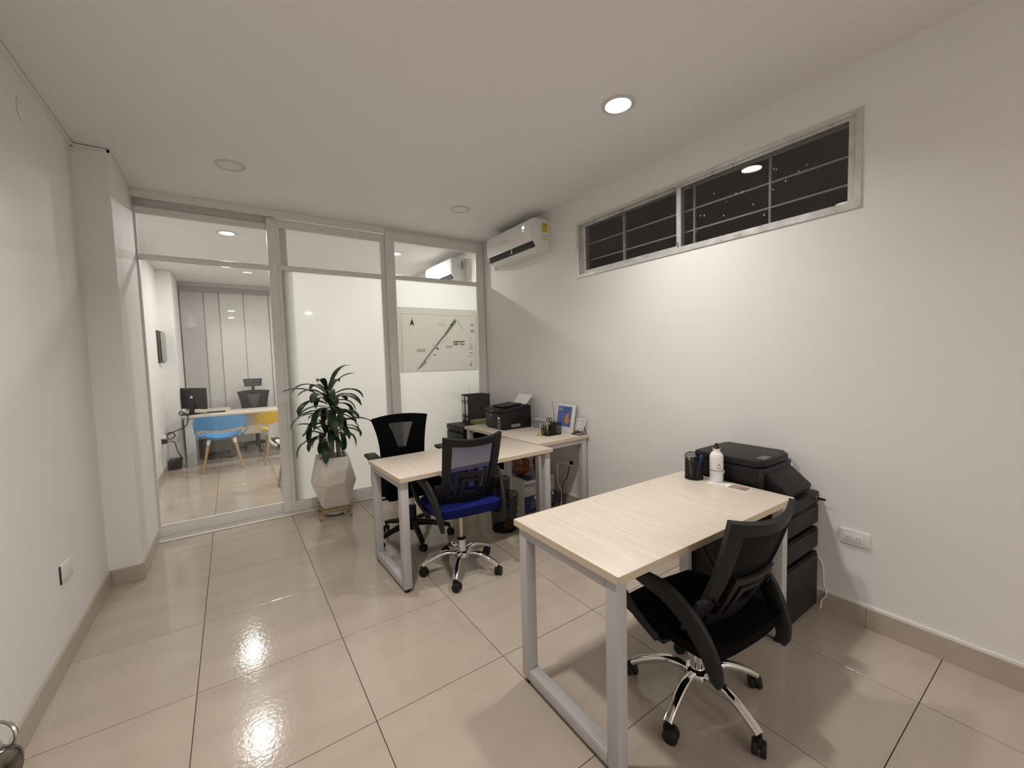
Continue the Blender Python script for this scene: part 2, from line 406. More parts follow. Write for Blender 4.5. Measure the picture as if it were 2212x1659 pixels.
setst(MB().box((-0.95, YF, 0), (2.75, YF + 0.12, HC)).obj('wall_far', WALL, smooth=0), 'white back wall of the far office behind the blinds', 'wall')
setst(MB().box((XL - 0.02, 3.64, 0), (-0.565, 4.40, HC), bev=0.004, seg=1).obj('wall_pillar', WALL, smooth=0), 'white square pillar beside the glass door', 'pillar')
setst(MB().box((XLF - 0.02, 7.66, 0), (-0.635, YF, HC), bev=0.004, seg=1).obj('wall_far_pillar', WALL, smooth=0), 'white pillar in the far office beside the blinds', 'pillar')
setst(MB().box((-0.64, YF - 0.10, 2.735), (2.60, YF, HC)).obj('wall_far_header', WALL, smooth=0), 'white plaster header above the grey blinds', 'wall')
# skirting: separate tiles
def skirting(name, label, a, b, nrm, h=0.105, t=0.012, ledge=False):
    root = struct(name, label, 'baseboard')
    a, b = Vector((a[0], a[1], 0)), Vector((b[0], b[1], 0)); L = (b - a).length; d = (b - a).normalized(); n = Vector((nrm[0], nrm[1], 0))
    k = max(1, round(L / 0.6)); s = L / k
    M = Matrix(((d.x, n.x, 0, a.x), (d.y, n.y, 0, a.y), (0, 0, 1, 0), (0, 0, 0, 1)))
    for i in range(k):
        MB().box((i * s + 0.0006, 0, 0.0), ((i + 1) * s - 0.0006, t, h), bev=0.001, seg=1, M=M).obj('skirting_tile', SKIRT, root, smooth=0)
    if ledge: MB().box((0, 0, h), (L, t * 0.7, h + 0.012), M=M).obj('caulk_ledge', WALL, root, smooth=0)
    return root
skirting('baseboard_left', 'beige tile skirting along the left wall', (XL, -2.4), (XL, 3.64), (1, 0))
skirting('baseboard_right', 'beige tile skirting along the right wall', (XR, -2.4), (XR, 4.33), (-1, 0), ledge=True)
skirting('baseboard_pillar', 'beige tile skirting across the front of the pillar', (XL + 0.012, 3.64), (-0.553, 3.64), (0, -1))
skirting('baseboard_pillar_side', 'beige tile skirting on the door side of the pillar', (-0.565, 3.628), (-0.565, 4.28), (1, 0))
skirting('baseboard_far_left', 'beige tile skirting in the far office', (XLF, 4.45), (XLF, 7.66), (1, 0), h=0.09)
# thin moulding where left wall and pillar meet the ceiling
mb = MB()
mb.box((XL, YB, HC - 0.022), (XL + 0.016, 3.64, HC - 0.006)); mb.box((XL, 3.628, HC - 0.022), (-0.553, 3.64, HC - 0.006)); mb.box((-0.565, 3.628, HC - 0.022), (-0.553, 4.15, HC - 0.006))
setst(mb.obj('trim_1', WALL, smooth=0), 'thin white moulding where left wall meets ceiling', 'trim')

# ------------------------------------------------------------------ strip window in the right wall
win = struct('window_1', 'high aluminium sliding window with dark night panes and white bars', 'window')
fx0, fx1 = XR - 0.008, XR + 0.055
mb = MB()
mb.box((fx0, WY0 - 0.012, WZ1 - 0.012), (fx1, WY1 + 0.012, WZ1 + 0.012)); mb.box((fx0, WY0 - 0.012, WZ0 - 0.012), (fx1, WY1 + 0.012, WZ0 + 0.012))
mb.box((fx0, WY0 - 0.012, WZ0 + 0.0122), (fx1, WY0 + 0.014, WZ1 - 0.0122)); mb.box((fx0, WY1 - 0.014, WZ0 + 0.0122), (fx1, WY1 + 0.012, WZ1 - 0.0122))
mb.obj('outer_frame', ALUW, win, smooth=0)
def sash(y0, y1, x, sl, sr, name, rail=0.034):
    z0, z1 = WZ0 + 0.012, WZ1 - 0.010
    g0, g1 = y0 + sr, y1 - sl     # sr: stile nearest the viewer (low y), sl: far stile
    f = MB()
    f.box((x, y0, z0), (x + 0.022, g0, z1)); f.box((x, g1, z0), (x + 0.022, y1, z1))
    f.box((x, g0, z0), (x + 0.022, g1, z0 + rail)); f.box((x, g0, z1 - 0.018), (x + 0.022, g1, z1))
    s = f.obj(name, ALUW, win, smooth=0)
    MB().box((x + 0.009, g0 - 0.004, z0 + rail - 0.004), (x + 0.013, g1 + 0.004, z1 - 0.014)).obj('pane', NGLASS, s, smooth=0)
    return s
sash(WY0 + 0.014, 1.735, XR + 0.002, 0.033, 0.030, 'front_sash', 0.016)
sash(1.705, WY1 - 0.014, XR + 0.028, 0.05, 0.035, 'rear_sash')
bars = []
for z in (2.405, 2.262): bars.append(MB().cyl((XR + 0.10, WY0, z), (XR + 0.10, WY1, z), 0.006, n=8).obj('bar', WHITEP, win))
for y, hw in ((2.27, 0.009), (1.66, 0.005), (1.18, 0.005)): MB().box((XR + 0.092, y - hw, WZ0), (XR + 0.108, y + hw, WZ1)).obj('bar', WHITEP, win, smooth=0)
mb = MB()
random.seed(3)
for k in range(16):
    y, z = random.uniform(0.95, 1.68), random.uniform(2.19, 2.44)
    mb.box((XR + 0.0098, y, z), (XR + 0.0108, y + 0.004, z + random.uniform(0.004, 0.012)))
mb.obj('paint_specks', WHITEP, win, smooth=0)['kind'] = 'stuff'
latch = MB().box((XR - 0.012, 1.716, 2.155), (XR + 0.004, 1.728, 2.185), bev=0.003).obj('latch', SATIN, win)

# ------------------------------------------------------------------ glass partition: three sliding leaves in one track
tr = struct('trim_2', 'white aluminium header and floor track of the glass partition', 'track')
MB().box((-0.62, 4.315, 2.745), (1.40, 4.335, HC)).obj('header_fascia', ALU, tr, smooth=0)
MB().box((-0.62, 4.335, 2.775), (XR, 4.47, HC)).obj('header_track', ALU, tr, smooth=0)
MB().box((-0.62, 4.455, 2.66), (0.42, 4.475, 2.775)).obj('header_infill', ALU, tr, smooth=0)
mb = MB(); mb.box((-0.60, 4.29, 0.0), (XR, 4.32, 0.012), bev=0.003, seg=1); mb.box((-0.60, 4.36, 0.0), (XR, 4.37, 0.012)); mb.box((-0.60, 4.40, 0), (XR, 4.475, 0.012), bev=0.003, seg=1)
mb.obj('floor_track', ALU, tr, smooth=0)
MB().box((-0.665, 4.36, 0), (-0.60, 4.475, HC)).obj('jamb', ALU, tr, smooth=0)
def leaf(name, label, x0, x1, y, lower_mat, z1=2.745, sl=0.07, sr=0.07, bead=0.03, zb=0.013, botr=0.075, toprail=0.055):
    root = struct(name, label, 'glass panel')
    t = 0.036; gx0, gx1 = x0 + sl, x1 - sr
    MB().box((x0, y, zb), (gx0, y + t, z1), bev=0.002, seg=1).obj('stile', ALU, root, smooth=0)
    MB().box((gx1, y, zb), (x1, y + t, z1), bev=0.002, seg=1).obj('stile', ALU, root, smooth=0)
    MB().box((gx0, y, zb), (gx1, y + t, zb + botr), bev=0.002, seg=1).obj('bottom_rail', ALU, root, smooth=0)
    MB().box((gx0, y, z1 - toprail), (gx1, y + t, z1), bev=0.002, seg=1).obj('top_rail', ALU, root, smooth=0)
    MB().box((gx0, y + 0.004, 2.283), (gx1, y + t - 0.004, 2.330), bev=0.006, seg=2).obj('transom_bar', ALU, root, smooth=30)
    for (a, b, m, nm) in ((zb + botr, 2.283, lower_mat, 'lower_pane'), (2.330, z1 - toprail, GLASS, 'upper_pane')):
        fr = MB()
        w_ = bead
        fr.box((gx0, y + 0.006, a), (gx0 + w_, y + 0.030, b)); fr.box((gx1 - w_, y + 0.006, a), (gx1, y + 0.030, b))
        if nm == 'lower_pane': fr.box((gx0 + w_ + 0.0002, y + 0.006, a), (gx1 - w_ - 0.0002, y + 0.030, a + 0.016))
        else: fr.box((gx0 + w_ + 0.0002, y + 0.006, b - 0.024), (gx1 - w_ - 0.0002, y + 0.030, b))
        fr.obj('glazing_bead', ALU, root, smooth=0)
        MB().box((gx0 + w_ * 0.6, y + 0.0155, a), (gx1 - w_ * 0.6, y + 0.0205, b)).obj(nm, m, root, smooth=0)
    return root
d1 = leaf('door_1', 'clear glass sliding door leaf at the left of the partition', -0.618, 0.50, 4.405, GLASS, z1=2.70, sl=0.042, sr=0.06, bead=0.026, toprail=0.03)
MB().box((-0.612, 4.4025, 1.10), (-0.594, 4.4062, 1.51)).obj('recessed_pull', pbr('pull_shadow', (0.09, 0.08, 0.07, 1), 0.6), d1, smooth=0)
MB().cyl((-0.596, 4.400, 1.04), (-0.596, 4.406, 1.04), 0.019, n=20, bev=0.001).obj('lock_cylinder', SATIN, d1)
MB().cyl((-0.594, 4.3985, 1.04), (-0.594, 4.4005, 1.04), 0.004, n=10).obj('keyhole', DARKGAP, d1)
d2 = leaf('door_2', 'frosted glass sliding panel behind the potted plant', 0.340, 1.462, 4.365, FROST, z1=2.745)
d3 = leaf('door_3', 'frosted glass panel beside the right wall with plan sheet', 1.408, 2.588, 4.325, FROST, z1=2.775, sl=0.062, sr=0.075, toprail=0.075)
# ------------------------------------------------------------------ ceiling lamps
DIFF_ON = emit_mat('lamp_diffuser_lit', (1.0, 0.96, 0.90), 9.0)
DIFF_OFF = pbr('lamp_diffuser_off', (0.80, 0.785, 0.765, 1), 0.5)
RING = pbr('lamp_ring', (0.62, 0.60, 0.58, 1), 0.45)
def lamp(x, y, on, label, k=1.0, spread=180.0):
    root = thing('ceiling_light', label, 'ceiling light', (x, y, HC), 0, 'round recessed ceiling lights')
    MB().lathe([(0.068, 0.0), (0.068, -0.004), (0.072, -0.008), (0.084, -0.007), (0.092, -0.003), (0.093, 0.0)], 40).obj('ring', RING, root)
    MB().lathe([(0.0, -0.0035), (0.0685, -0.0035), (0.0685, 0.0), (0.0, 0.0)], 40).obj('diffuser', DIFF_ON if on else DIFF_OFF, root)
    if on:
        la = bpy.data.lights.new('lamp_light', 'AREA'); la.shape = 'DISK'; la.size = 0.13; la.energy = LAMP_W * k; la.color = LAMP_COL; la.spread = R(spread)
        lo = bpy.data.objects.new('lamp_light', la); COL.objects.link(lo); lo.parent = root; lo.location = (0, 0, -0.010)
    return root
lamp(1.858, 1.602, True, 'lit round ceiling lamp above the desk near the strip window', 0.80, LAMP_SPREAD)
lamp(0.29, 1.50, True, 'lit round ceiling lamp over the open floor near the viewer', 1.05, LAMP_SPREAD)
lamp(0.079, 3.505, False, 'unlit round ceiling lamp in front of the glass door')
lamp(1.838, 3.462, False, 'unlit round ceiling lamp near the air conditioner')
lamp(0.05, 5.28, True, 'lit ceiling lamp in the far office nearest the glass door', 0.85)
lamp(0.03, 7.02, True, 'lit ceiling lamp in the far office above the desk', 0.85)
lamp(1.84, 5.28, True, 'lit ceiling lamp in the far office behind the plan sheet', 1.5)
lamp(1.84, 7.02, True, 'lit ceiling lamp at the back right of the far office', 1.4)
lamp(0.10, -3.75, True, 'lit ceiling lamp in the hall mirrored in the door', 1.9)
lamp(0.10, -5.56, True, 'lit ceiling lamp at the far end of the hall', 1.9)
lamp(1.85, -3.75, True, 'added unseen fill lamp at the right of the hall', 1.9)  # unseen lamp added to fill the room from behind the viewer
# ================================================================== DESKS
def desk(name, label, cat, loc, rz, W=1.2, D=0.6, ZT=0.72, tb=0.05):
    root = thing(name, label, cat, loc, rz, 'light wood desks with grey steel frames')
    MB().box((0.0008, 0.0008, ZT - 0.028), (W - 0.0008, D - 0.0008, ZT), bev=0.002).obj('tabletop', WOOD, root)
    mb = MB(); e = 0.0012
    mb.box((-0.0, -0.0, ZT - 0.0275), (e, D, ZT - 0.0008)); mb.box((W - e, 0, ZT - 0.0275), (W, D, ZT - 0.0008))
    mb.box((0, -0.0, ZT - 0.0275), (W, e, ZT - 0.0008)); mb.box((0, D - e, ZT - 0.0275), (W, D, ZT - 0.0008))
    mb.obj('edge_band', WOODE, root, smooth=0)
    zt = ZT - 0.028
    for x in (0.012, W - 0.012 - tb):
        for y in (0.02, D - 0.02 - tb):
            MB().box((x, y, 0.022), (x + tb, y + tb, zt), bev=0.004).obj('leg', STEEL, root)
            MB().cyl((x + tb / 2, y + tb / 2, 0.0), (x + tb / 2, y + tb / 2, 0.022), 0.018, n=14).obj('foot', BLK, root)
        MB().box((x, 0.02 + tb, 0.022), (x + tb, D - 0.02 - tb, 0.022 + tb), bev=0.004).obj('bottom_rail', STEEL, root)
        MB().box((x, 0.02 + tb, zt - tb * 0.85), (x + tb, D - 0.02 - tb, zt), bev=0.004).obj('top_rail', STEEL, root)
    for y in (0.13, D - 0.16):
        MB().box((0.012 + tb, y, zt - 0.03), (W - 0.012 - tb, y + 0.03, zt), bev=0.002).obj('crossbeam', STEEL, root)
    return root
desk('desk', 'light wood desk nearest the viewer with bottle and pen cup', 'desk', (0.963, 0.850, 0), -1.0, W=1.205, D=0.592)
desk('desk', 'light wood desk beneath the blue and black mesh chairs', 'desk', (0.783, 2.356, 0), 1.6, W=1.211, D=0.6)
d3k = desk('desk', 'light wood side desk against right wall carrying the black printer', 'desk', (2.587, 2.600, 0), 91.3, W=1.2, D=0.590)

# ================================================================== TASK CHAIRS (chrome star base, mesh back, loop arms)
def casters(root, rad, phase, z_arm, hub_z, arm_mat, chrome=True):
    for k in range(5):
        a = R(phase + 72 * k); c, s_ = math.cos(a), math.sin(a)
        if chrome:
            pts = spline([(0.035 * c, 0.035 * s_, hub_z), (rad * 0.45 * c, rad * 0.45 * s_, hub_z + 0.012), (rad * 0.8 * c, rad * 0.8 * s_, hub_z - 0.022), (rad * 1.0 * c, rad * 1.0 * s_, z_arm)], 5)
            n = len(pts)
            MB().strap(pts, [0.030 - 0.008 * i / (n - 1) for i in range(n)], 0.034, axis=(-s_, c, 0)).obj('base_arm', arm_mat, root, smooth=50)
        else:
            pts = spline([(0.03 * c, 0.03 * s_, hub_z), (rad * 0.5 * c, rad * 0.5 * s_, hub_z - 0.01), (rad * 1.0 * c, rad * 1.0 * s_, z_arm + 0.012)], 5)
            n = len(pts)
            MB().strap(pts, [0.055 - 0.03 * i / (n - 1) for i in range(n)], 0.038, axis=(-s_, c, 0)).obj('base_arm', arm_mat, root, smooth=50)
        # caster: stem, hood and twin wheels
        b = a + R(random.choice((70, 100, 130, -60))); dx, dy = math.cos(b), math.sin(b)
        px, py = rad * c, rad * s_
        cs = MB(); cs.cyl((px, py, 0.05), (px, py, z_arm + 0.008), 0.008, n=10)
        cs.box((-0.010, -0.024, 0.030), (0.010, 0.020, 0.058), bev=0.006, M=Matrix.Translation((px + dx * 0.008, py + dy * 0.008, 0)) @ Matrix.Rotation(b - math.pi / 2, 4, 'Z'))
        cst = cs.obj('caster', BLK, root)
        for q in (-1, 1):
            ox, oy = px + dx * 0.012 - dy * 0.014 * q, py + dy * 0.012 + dx * 0.014 * q
            MB().cyl((ox + dy * 0.009, oy - dx * 0.009, 0.0275), (ox - dy * 0.009, oy + dx * 0.009, 0.0275), 0.0275, n=22, bev=0.005).obj('wheel', BLK2, cst)
def task_chair(label, loc, rz, zs, fabric, mesh, phase, group=None):
    root = thing('task_chair', label, 'chair', (loc[0], loc[1], 0), rz, group)
    random.seed(int(phase * 10))
    casters(root, 0.262, phase - rz, 0.066, 0.118, CHROME)
    mb = MB(); mb.lathe([(0.0, 0.075), (0.026, 0.075), (0.030, 0.085), (0.052, 0.098), (0.055, 0.112), (0.050, 0.130), (0.040, 0.136), (0.029, 0.138), (0.028, 0.215), (0.0, 0.215)], 28)
    mb.obj('hub', CHROME, root)
    MB().lathe([(0.0, 0.213), (0.030, 0.213), (0.031, 0.222), (0.018, 0.226), (0.0, 0.226)], 24).obj('collar', BLK, root)
    MB().cyl((0, 0, 0.22), (0, 0, zs - 0.09), 0.0135, n=16).obj('gas_lift', SATIN, root)
    MB().box((-0.07, -0.10, zs - 0.105), (0.07, 0.10, zs - 0.075), bev=0.006).obj('seat_plate', BLKM, root)
    lv = MB().tube([(0.05, 0.02, zs - 0.09), (0.17, 0.02, zs - 0.088), (0.235, 0.03, zs - 0.084)], 0.006, 8).obj('height_lever', BLK, root)
    # seat cushion: rounded square pad with waterfall front
    def seat_fn(top):
        def f(u, v):
            cu, cv = abs(u), abs(v)
            sx = 0.235 * u * (1 - 0.10 * cv ** 3) ; sy = 0.232 * v * (1 - 0.08 * cu ** 3)
            edge = max(cu, cv) ** 6
            z = zs - 0.016 * (1 - u * u) * (1 - v * v) - 0.03 * edge - 0.025 * max(0, v) ** 3 + 0.012 * max(0, -v) ** 4
            return (sx, sy, z)
        return f
    t = MB(); us = lin(-1, 1, 13)
    f = seat_fn(True)
    bm = bmesh.new(); A = [[bm.verts.new(f(u, v)) for v in us] for u in us]
    B = [[bm.verts.new((f(u, v)[0] * 0.93, f(u, v)[1] * 0.93, zs - 0.078 - 0.012 * max(0, v))) for v in us] for u in us]
    for i in range(12):
        for j in range(12):
            bm.faces.new((A[i][j], A[i + 1][j], A[i + 1][j + 1], A[i][j + 1])); bm.faces.new((B[i][j], B[i][j + 1], B[i + 1][j + 1], B[i + 1][j]))
    for i in range(12):
        bm.faces.new((A[i][0], B[i][0], B[i + 1][0], A[i + 1][0])); bm.faces.new((A[i][-1], A[i + 1][-1], B[i + 1][-1], B[i][-1]))
        bm.faces.new((A[0][i], A[0][i + 1], B[0][i + 1], B[0][i])); bm.faces.new((A[-1][i], B[-1][i], B[-1][i + 1], A[-1][i + 1]))
    bmesh.ops.recalc_face_normals(bm, faces=bm.faces); t._in(bm)
    t.obj('seat', fabric, root, smooth=75)
    # back surface
    H = 0.435
    def back(u, v):      # u across -1..1, v up 0..1
        w_ = 0.178 + 0.012 * v - 0.010 * (1 - v) ** 2
        y = -0.105 - 0.195 * v - 0.018 * math.sin(math.pi * v) + 0.045 * u * u * (0.5 + 0.5 * v)
        z = zs - 0.02 + H * v + 0.022 * (u * u) * v ** 3
        return (w_ * u, y, z)
    fr = MB()
    vs = lin(0.0, 1.0, 14)
    fr.slab(back, lin(-1.0, -0.72, 4), vs, 0.022); fr.slab(back, lin(0.72, 1.0, 4), vs, 0.022)
    fr.slab(back, lin(-0.73, 0.73, 12), lin(0.905, 1.0, 3), 0.022); fr.slab(back, lin(-0.73, 0.73, 12), lin(0.0, 0.055, 3), 0.018)
    fr.obj('back_frame', BLK2, root, smooth=50)
    MB().slab(back, lin(-0.735, 0.735, 13), lin(0.045, 0.91, 14), 0.002).obj('back_mesh', mesh, root, smooth=60)
    # lumbar bracket behind the mesh with nested slots
    def lum(u, v):
        x, y, z = back(u, v); return (x, y - 0.016 - 0.006 * (1 - abs(u)), z)
    lb = MB()
    lb.slab(lum, lin(-0.80, 0.80, 12), lin(0.03, 0.135, 4), 0.012)                       # cross bar
    lb.slab(lum, lin(-0.62, -0.50, 3), lin(0.12, 0.50, 7), 0.010); lb.slab(lum, lin(0.50, 0.62, 3), lin(0.12, 0.50, 7), 0.010)
    lb.slab(lum, lin(-0.62, 0.62, 10), lin(0.46, 0.52, 3), 0.010)
    lb.slab(lum, lin(-0.38, -0.24, 3), lin(0.12, 0.41, 6), 0.010); lb.slab(lum, lin(0.24, 0.38, 3), lin(0.12, 0.41, 6), 0.010)
    lb.slab(lum, lin(-0.38, 0.38, 8), lin(0.37, 0.425, 3), 0.010); lb.slab(lum, lin(-0.40, 0.40, 8), lin(0.12, 0.20, 3), 0.010)
    lb.obj('lumbar_support', BLK2, root, smooth=50)
    # loop armrests
    for s_ in (-1, 1):
        pts = spline([(s_ * 0.225, 0.00, zs - 0.10), (s_ * 0.262, 0.085, zs - 0.02), (s_ * 0.272, 0.165, zs + 0.065), (s_ * 0.273, 0.185, zs + 0.118), (s_ * 0.272, 0.145, zs + 0.150),
                      (s_ * 0.268, 0.04, zs + 0.142), (s_ * 0.255, -0.06, zs + 0.125), (s_ * 0.232, -0.14, zs + 0.06), (s_ * 0.218, -0.195, zs - 0.02), (s_ * 0.208, -0.222, zs - 0.10), (s_ * 0.20, -0.215, zs - 0.135)], 4)
        n = len(pts); ws = []
        for i in range(n):
            q = i / (n - 1); ws.append(0.032 + 0.048 * max(0, math.sin(math.pi * min(1, max(0, (q - 0.42) / 0.56)))) + 0.010 * max(0, (q - 0.9) * 10))
        MB().strap(pts, ws, 0.026, axis=(1, 0, 0)).obj('armrest', BLK2, root, smooth=50)
        MB().box((min(s_ * 0.05, s_ * 0.235), -0.03, zs - 0.100), (max(s_ * 0.05, s_ * 0.235), 0.03, zs - 0.084), bev=0.003).obj('arm_bracket', BLKM, root)
        for bv in (0.10, 0.32):
            bx = back(s_ * 0.86, bv); MB().cyl((bx[0], bx[1] - 0.009, bx[2]), (bx[0], bx[1] - 0.032, bx[2] - 0.006), 0.006, n=10).obj('bolt', BLK, root)
        MB().slab(lambda u, v, s_=s_: (s_ * (0.172 + 0.05 * u), back(0.9, 0.05 + 0.3 * v)[1] - 0.012 + 0.012 * u, zs - 0.02 + H * (0.04 + 0.30 * v)), lin(0, 1, 4), lin(0, 1, 5), 0.014).obj('back_bracket', BLK2, root, smooth=50)
    return root
task_chair('black mesh-back task chair on chrome base tucked under the nearest desk', (1.505, 0.915), -5.0, 0.435, BLKF, MESHK, 45.0, 'mesh-back task chairs')
task_chair('task chair with blue mesh back and blue seat on chrome base', (1.215, 2.435), -6.0, 0.522, BLUEF, MESHB, 17.0, 'mesh-back task chairs')

# ================================================================== EXECUTIVE CHAIRS (black, sheer window in back)
def exec_chair(label, loc, rz, zs, phase, headrest, bh=0.50):
    root = thing('office_chair', label, 'chair', (loc[0], loc[1], 0), rz, 'black high-back office chairs')
    random.seed(int(phase))
    casters(root, 0.29, phase - rz, 0.068, 0.125, BLK, chrome=False)
    MB().lathe([(0.0, 0.075), (0.036, 0.075), (0.040, 0.10), (0.040, 0.150), (0.031, 0.158), (0.030, 0.26), (0.024, 0.27), (0.0, 0.27)], 24).obj('hub', BLK, root)
    MB().cyl((0, 0, 0.26), (0, 0, zs - 0.10), 0.013, n=14).obj('gas_lift', SATIN, root)
    mb = MB(); mb.box((-0.10, -0.13, zs - 0.12), (0.10, 0.10, zs - 0.075), bev=0.01); mb.obj('mechanism', BLK, root)
    MB().tube([(0.08, 0.05, zs - 0.10), (0.22, 0.06, zs - 0.105), (0.26, 0.07, zs - 0.10)], 0.007, 8).obj('height_lever', BLK, root)
    MB().tube([(-0.08, 0.0, zs - 0.10), (-0.20, 0.0, zs - 0.12), (-0.27, 0.02, zs - 0.115)], 0.007, 8).obj('tilt_lever', BLK, root)
    MB().box((-0.245, -0.24, zs - 0.075), (0.245, 0.25, zs), bev=0.03, seg=4).obj('seat', BLKF, root, smooth=60)
    def back(u, v):
        w_ = 0.185 + 0.050 * v ** 2.0 - 0.012 * math.sin(math.pi * v)
        y = -0.235 - 0.055 * v + 0.035 * math.sin(math.pi * v * 0.9) + 0.035 * u * u
        z = zs + 0.02 + bh * v - 0.022 * (u * u) * v ** 4
        return (w_ * u, y, z)
    # panels around a trapezoid window
    wt, wb, vb, vt = 0.50, 0.19, 0.42, 0.86
    def hole(v): return wb + (wt - wb) * (v - vb) / (vt - vb)
    p = MB()
    p.slab(back, lin(-1, 1, 13), lin(0, vb, 7), 0.030); p.slab(back, lin(-1, 1, 13), lin(vt, 1, 4), 0.030)
    for s_ in (-1, 1):
        def side(u, v, s_=s_):
            h = hole(v); return back(s_ * (h + (1 - h) * u), v)
        p.slab(side, lin(0, 1, 6), lin(vb, vt, 8), 0.030)
    p.obj('backrest', BLKF, root, smooth=60)
    def wi(u, v): return back(u * (hole(v) + 0.03), v)
    MB().slab(wi, lin(-1, 1, 7), lin(vb - 0.01, vt + 0.01, 8), 0.003).obj('back_mesh', MESHK2, root, smooth=60)
    MB().strap(spline([(0, -0.12, zs - 0.10), (0, -0.24, zs - 0.07), (0, -0.285, zs + 0.05), (0, -0.275, zs + 0.22)], 5), 0.03, 0.06, axis=(1, 0, 0)).obj('back_post', BLK, root, smooth=50)
    for s_ in (-1, 1):
        MB().strap(spline([(s_ * 0.12, -0.02, zs - 0.09), (s_ * 0.255, -0.02, zs - 0.085), (s_ * 0.285, -0.02, zs + 0.0), (s_ * 0.285, -0.01, zs + 0.205)], 5), 0.022, 0.045, axis=(0, 1, 0)).obj('arm_post', BLK, root, smooth=50)
        MB().box((s_ * 0.285 - 0.045, -0.12, zs + 0.203), (s_ * 0.285 + 0.045, 0.13, zs + 0.231), bev=0.013, seg=3).obj('arm_pad', BLK2, root, smooth=60)
    if headrest:
        t0 = back(0, 0.98)
        MB().strap([(0, t0[1] - 0.01, t0[2] - 0.03), (0, t0[1] - 0.02, t0[2] + 0.05), (0, t0[1] - 0.012, t0[2] + 0.13)], 0.02, 0.05, axis=(1, 0, 0)).obj('headrest_post', BLK, root, smooth=50)
        zc = t0[2] + 0.135
        hr = lambda u, v: (0.135 * u * (0.88 + 0.12 * v), t0[1] + 0.005 + 0.03 * u * u, zc - 0.06 + 0.13 * v)
        h = MB(); h.slab(hr, lin(-1, 1, 9), lin(0, 0.2, 3), 0.022); h.slab(hr, lin(-1, 1, 9), lin(0.8, 1, 3), 0.022)
        h.slab(hr, lin(-1, -0.78, 3), lin(0, 1, 5), 0.022); h.slab(hr, lin(0.78, 1, 3), lin(0, 1, 5), 0.022); h.slab(hr, lin(-0.8, 0.8, 7), lin(0.42, 0.58, 3), 0.016)
        hd = h.obj('headrest', BLK, root, smooth=50)
        MB().slab(hr, lin(-0.8, 0.8, 7), lin(0.18, 0.82, 4), 0.003).obj('headrest_mesh', MESHK2, hd, smooth=50)
    return root
exec_chair('black office chair behind the middle desk with sheer back window', (1.135, 3.125), 176.0, 0.475, 262.0, False, bh=0.475)
exec_chair('black high-back chair with headrest behind the far office desk', (0.31, 8.07), 182.0, 0.47, 200.0, True, bh=0.50)
# ================================================================== BLACK PEDESTALS
def pedestal(label, x0, x1, y0, y1, zt, rz_front):
    """front faces local -y; z bands follow the drawers"""
    wx, dy = x1 - x0, y1 - y0
    if rz_front == 0: loc = (x0, y0, 0); rz = 0; W_, D_ = wx, dy
    else: loc = (x0, y1, 0); rz = -90; W_, D_ = dy, wx
    root = thing('drawer_pedestal', label, 'cabinet', loc, rz, 'black steel drawer pedestals')
    b = MB(); b.box((0, 0.028, 0.02), (W_, D_, zt - 0.055), bev=0.002, seg=1); b.box((0, 0.0, zt - 0.058), (W_, D_, zt), bev=0.003)
    b.obj('body', BLKM, root, smooth=30)
    for z0, z1 in ((0.03, 0.316), (0.357, 0.453), (0.492, 0.585)):
        k = zt / 0.66
        dr = MB().box((0.004, 0.0, z0 * k), (W_ - 0.004, 0.030, z1 * k), bev=0.003).obj('drawer', BLK2, root, smooth=30)
        MB().box((0.004, 0.004, z1 * k + 0.002), (W_ - 0.004, 0.026, z1 * k + 0.010), bev=0.002, seg=1).obj('finger_grip', BLKM, dr, smooth=0)
    lk = MB().cyl((W_ - 0.045, -0.006, zt - 0.028), (W_ - 0.045, 0.002, zt - 0.028), 0.010, n=16, bev=0.001).obj('lock', SATIN, root)
    MB().box((W_ - 0.0475, -0.045, zt - 0.034), (W_ - 0.0425, -0.006, zt - 0.022), bev=0.002, seg=1).obj('key', BLK, lk)
    for (cx, cy) in ((0.04, 0.07), (W_ - 0.04, 0.07), (0.04, D_ - 0.05), (W_ - 0.04, D_ - 0.05)):
        MB().cyl((cx, cy, 0.0), (cx, cy, 0.022), 0.015, n=12).obj('foot', BLK, root)
    return root
pedestal('black steel drawer pedestal beside the nearest desk under a printer', 2.185, 2.578, 0.868, 1.40, 0.655, 0)
pedestal('black steel drawer pedestal in the corner under two binders', 1.985, 2.50, 3.84, 4.245, 0.695, 1)

# ================================================================== PRINTERS
# multifunction printer on the near pedestal: its front faces the viewer's side (-y)
p1 = thing('printer', 'large black printer with tilted front panel on the near pedestal', 'printer', (2.205, 0.99, 0.655), 0)
# body, lower
MB().prism([(0.0, 0.02), (0.0, 0.375), (0.365, 0.375), (0.365, 0.02), (0.34, 0.0), (0.025, 0.0)], 0.0, 0.155, bev=0.006).obj('body', BLK, p1, smooth=35)
MB().prism([(0.0, 0.03), (0.0, 0.36), (0.02, 0.38), (0.35, 0.38), (0.368, 0.36), (0.368, 0.05), (0.30, 0.0), (0.05, 0.0)], 0.158, 0.196, bev=0.008).obj('scanner_lid', BLK2, p1, smooth=35)
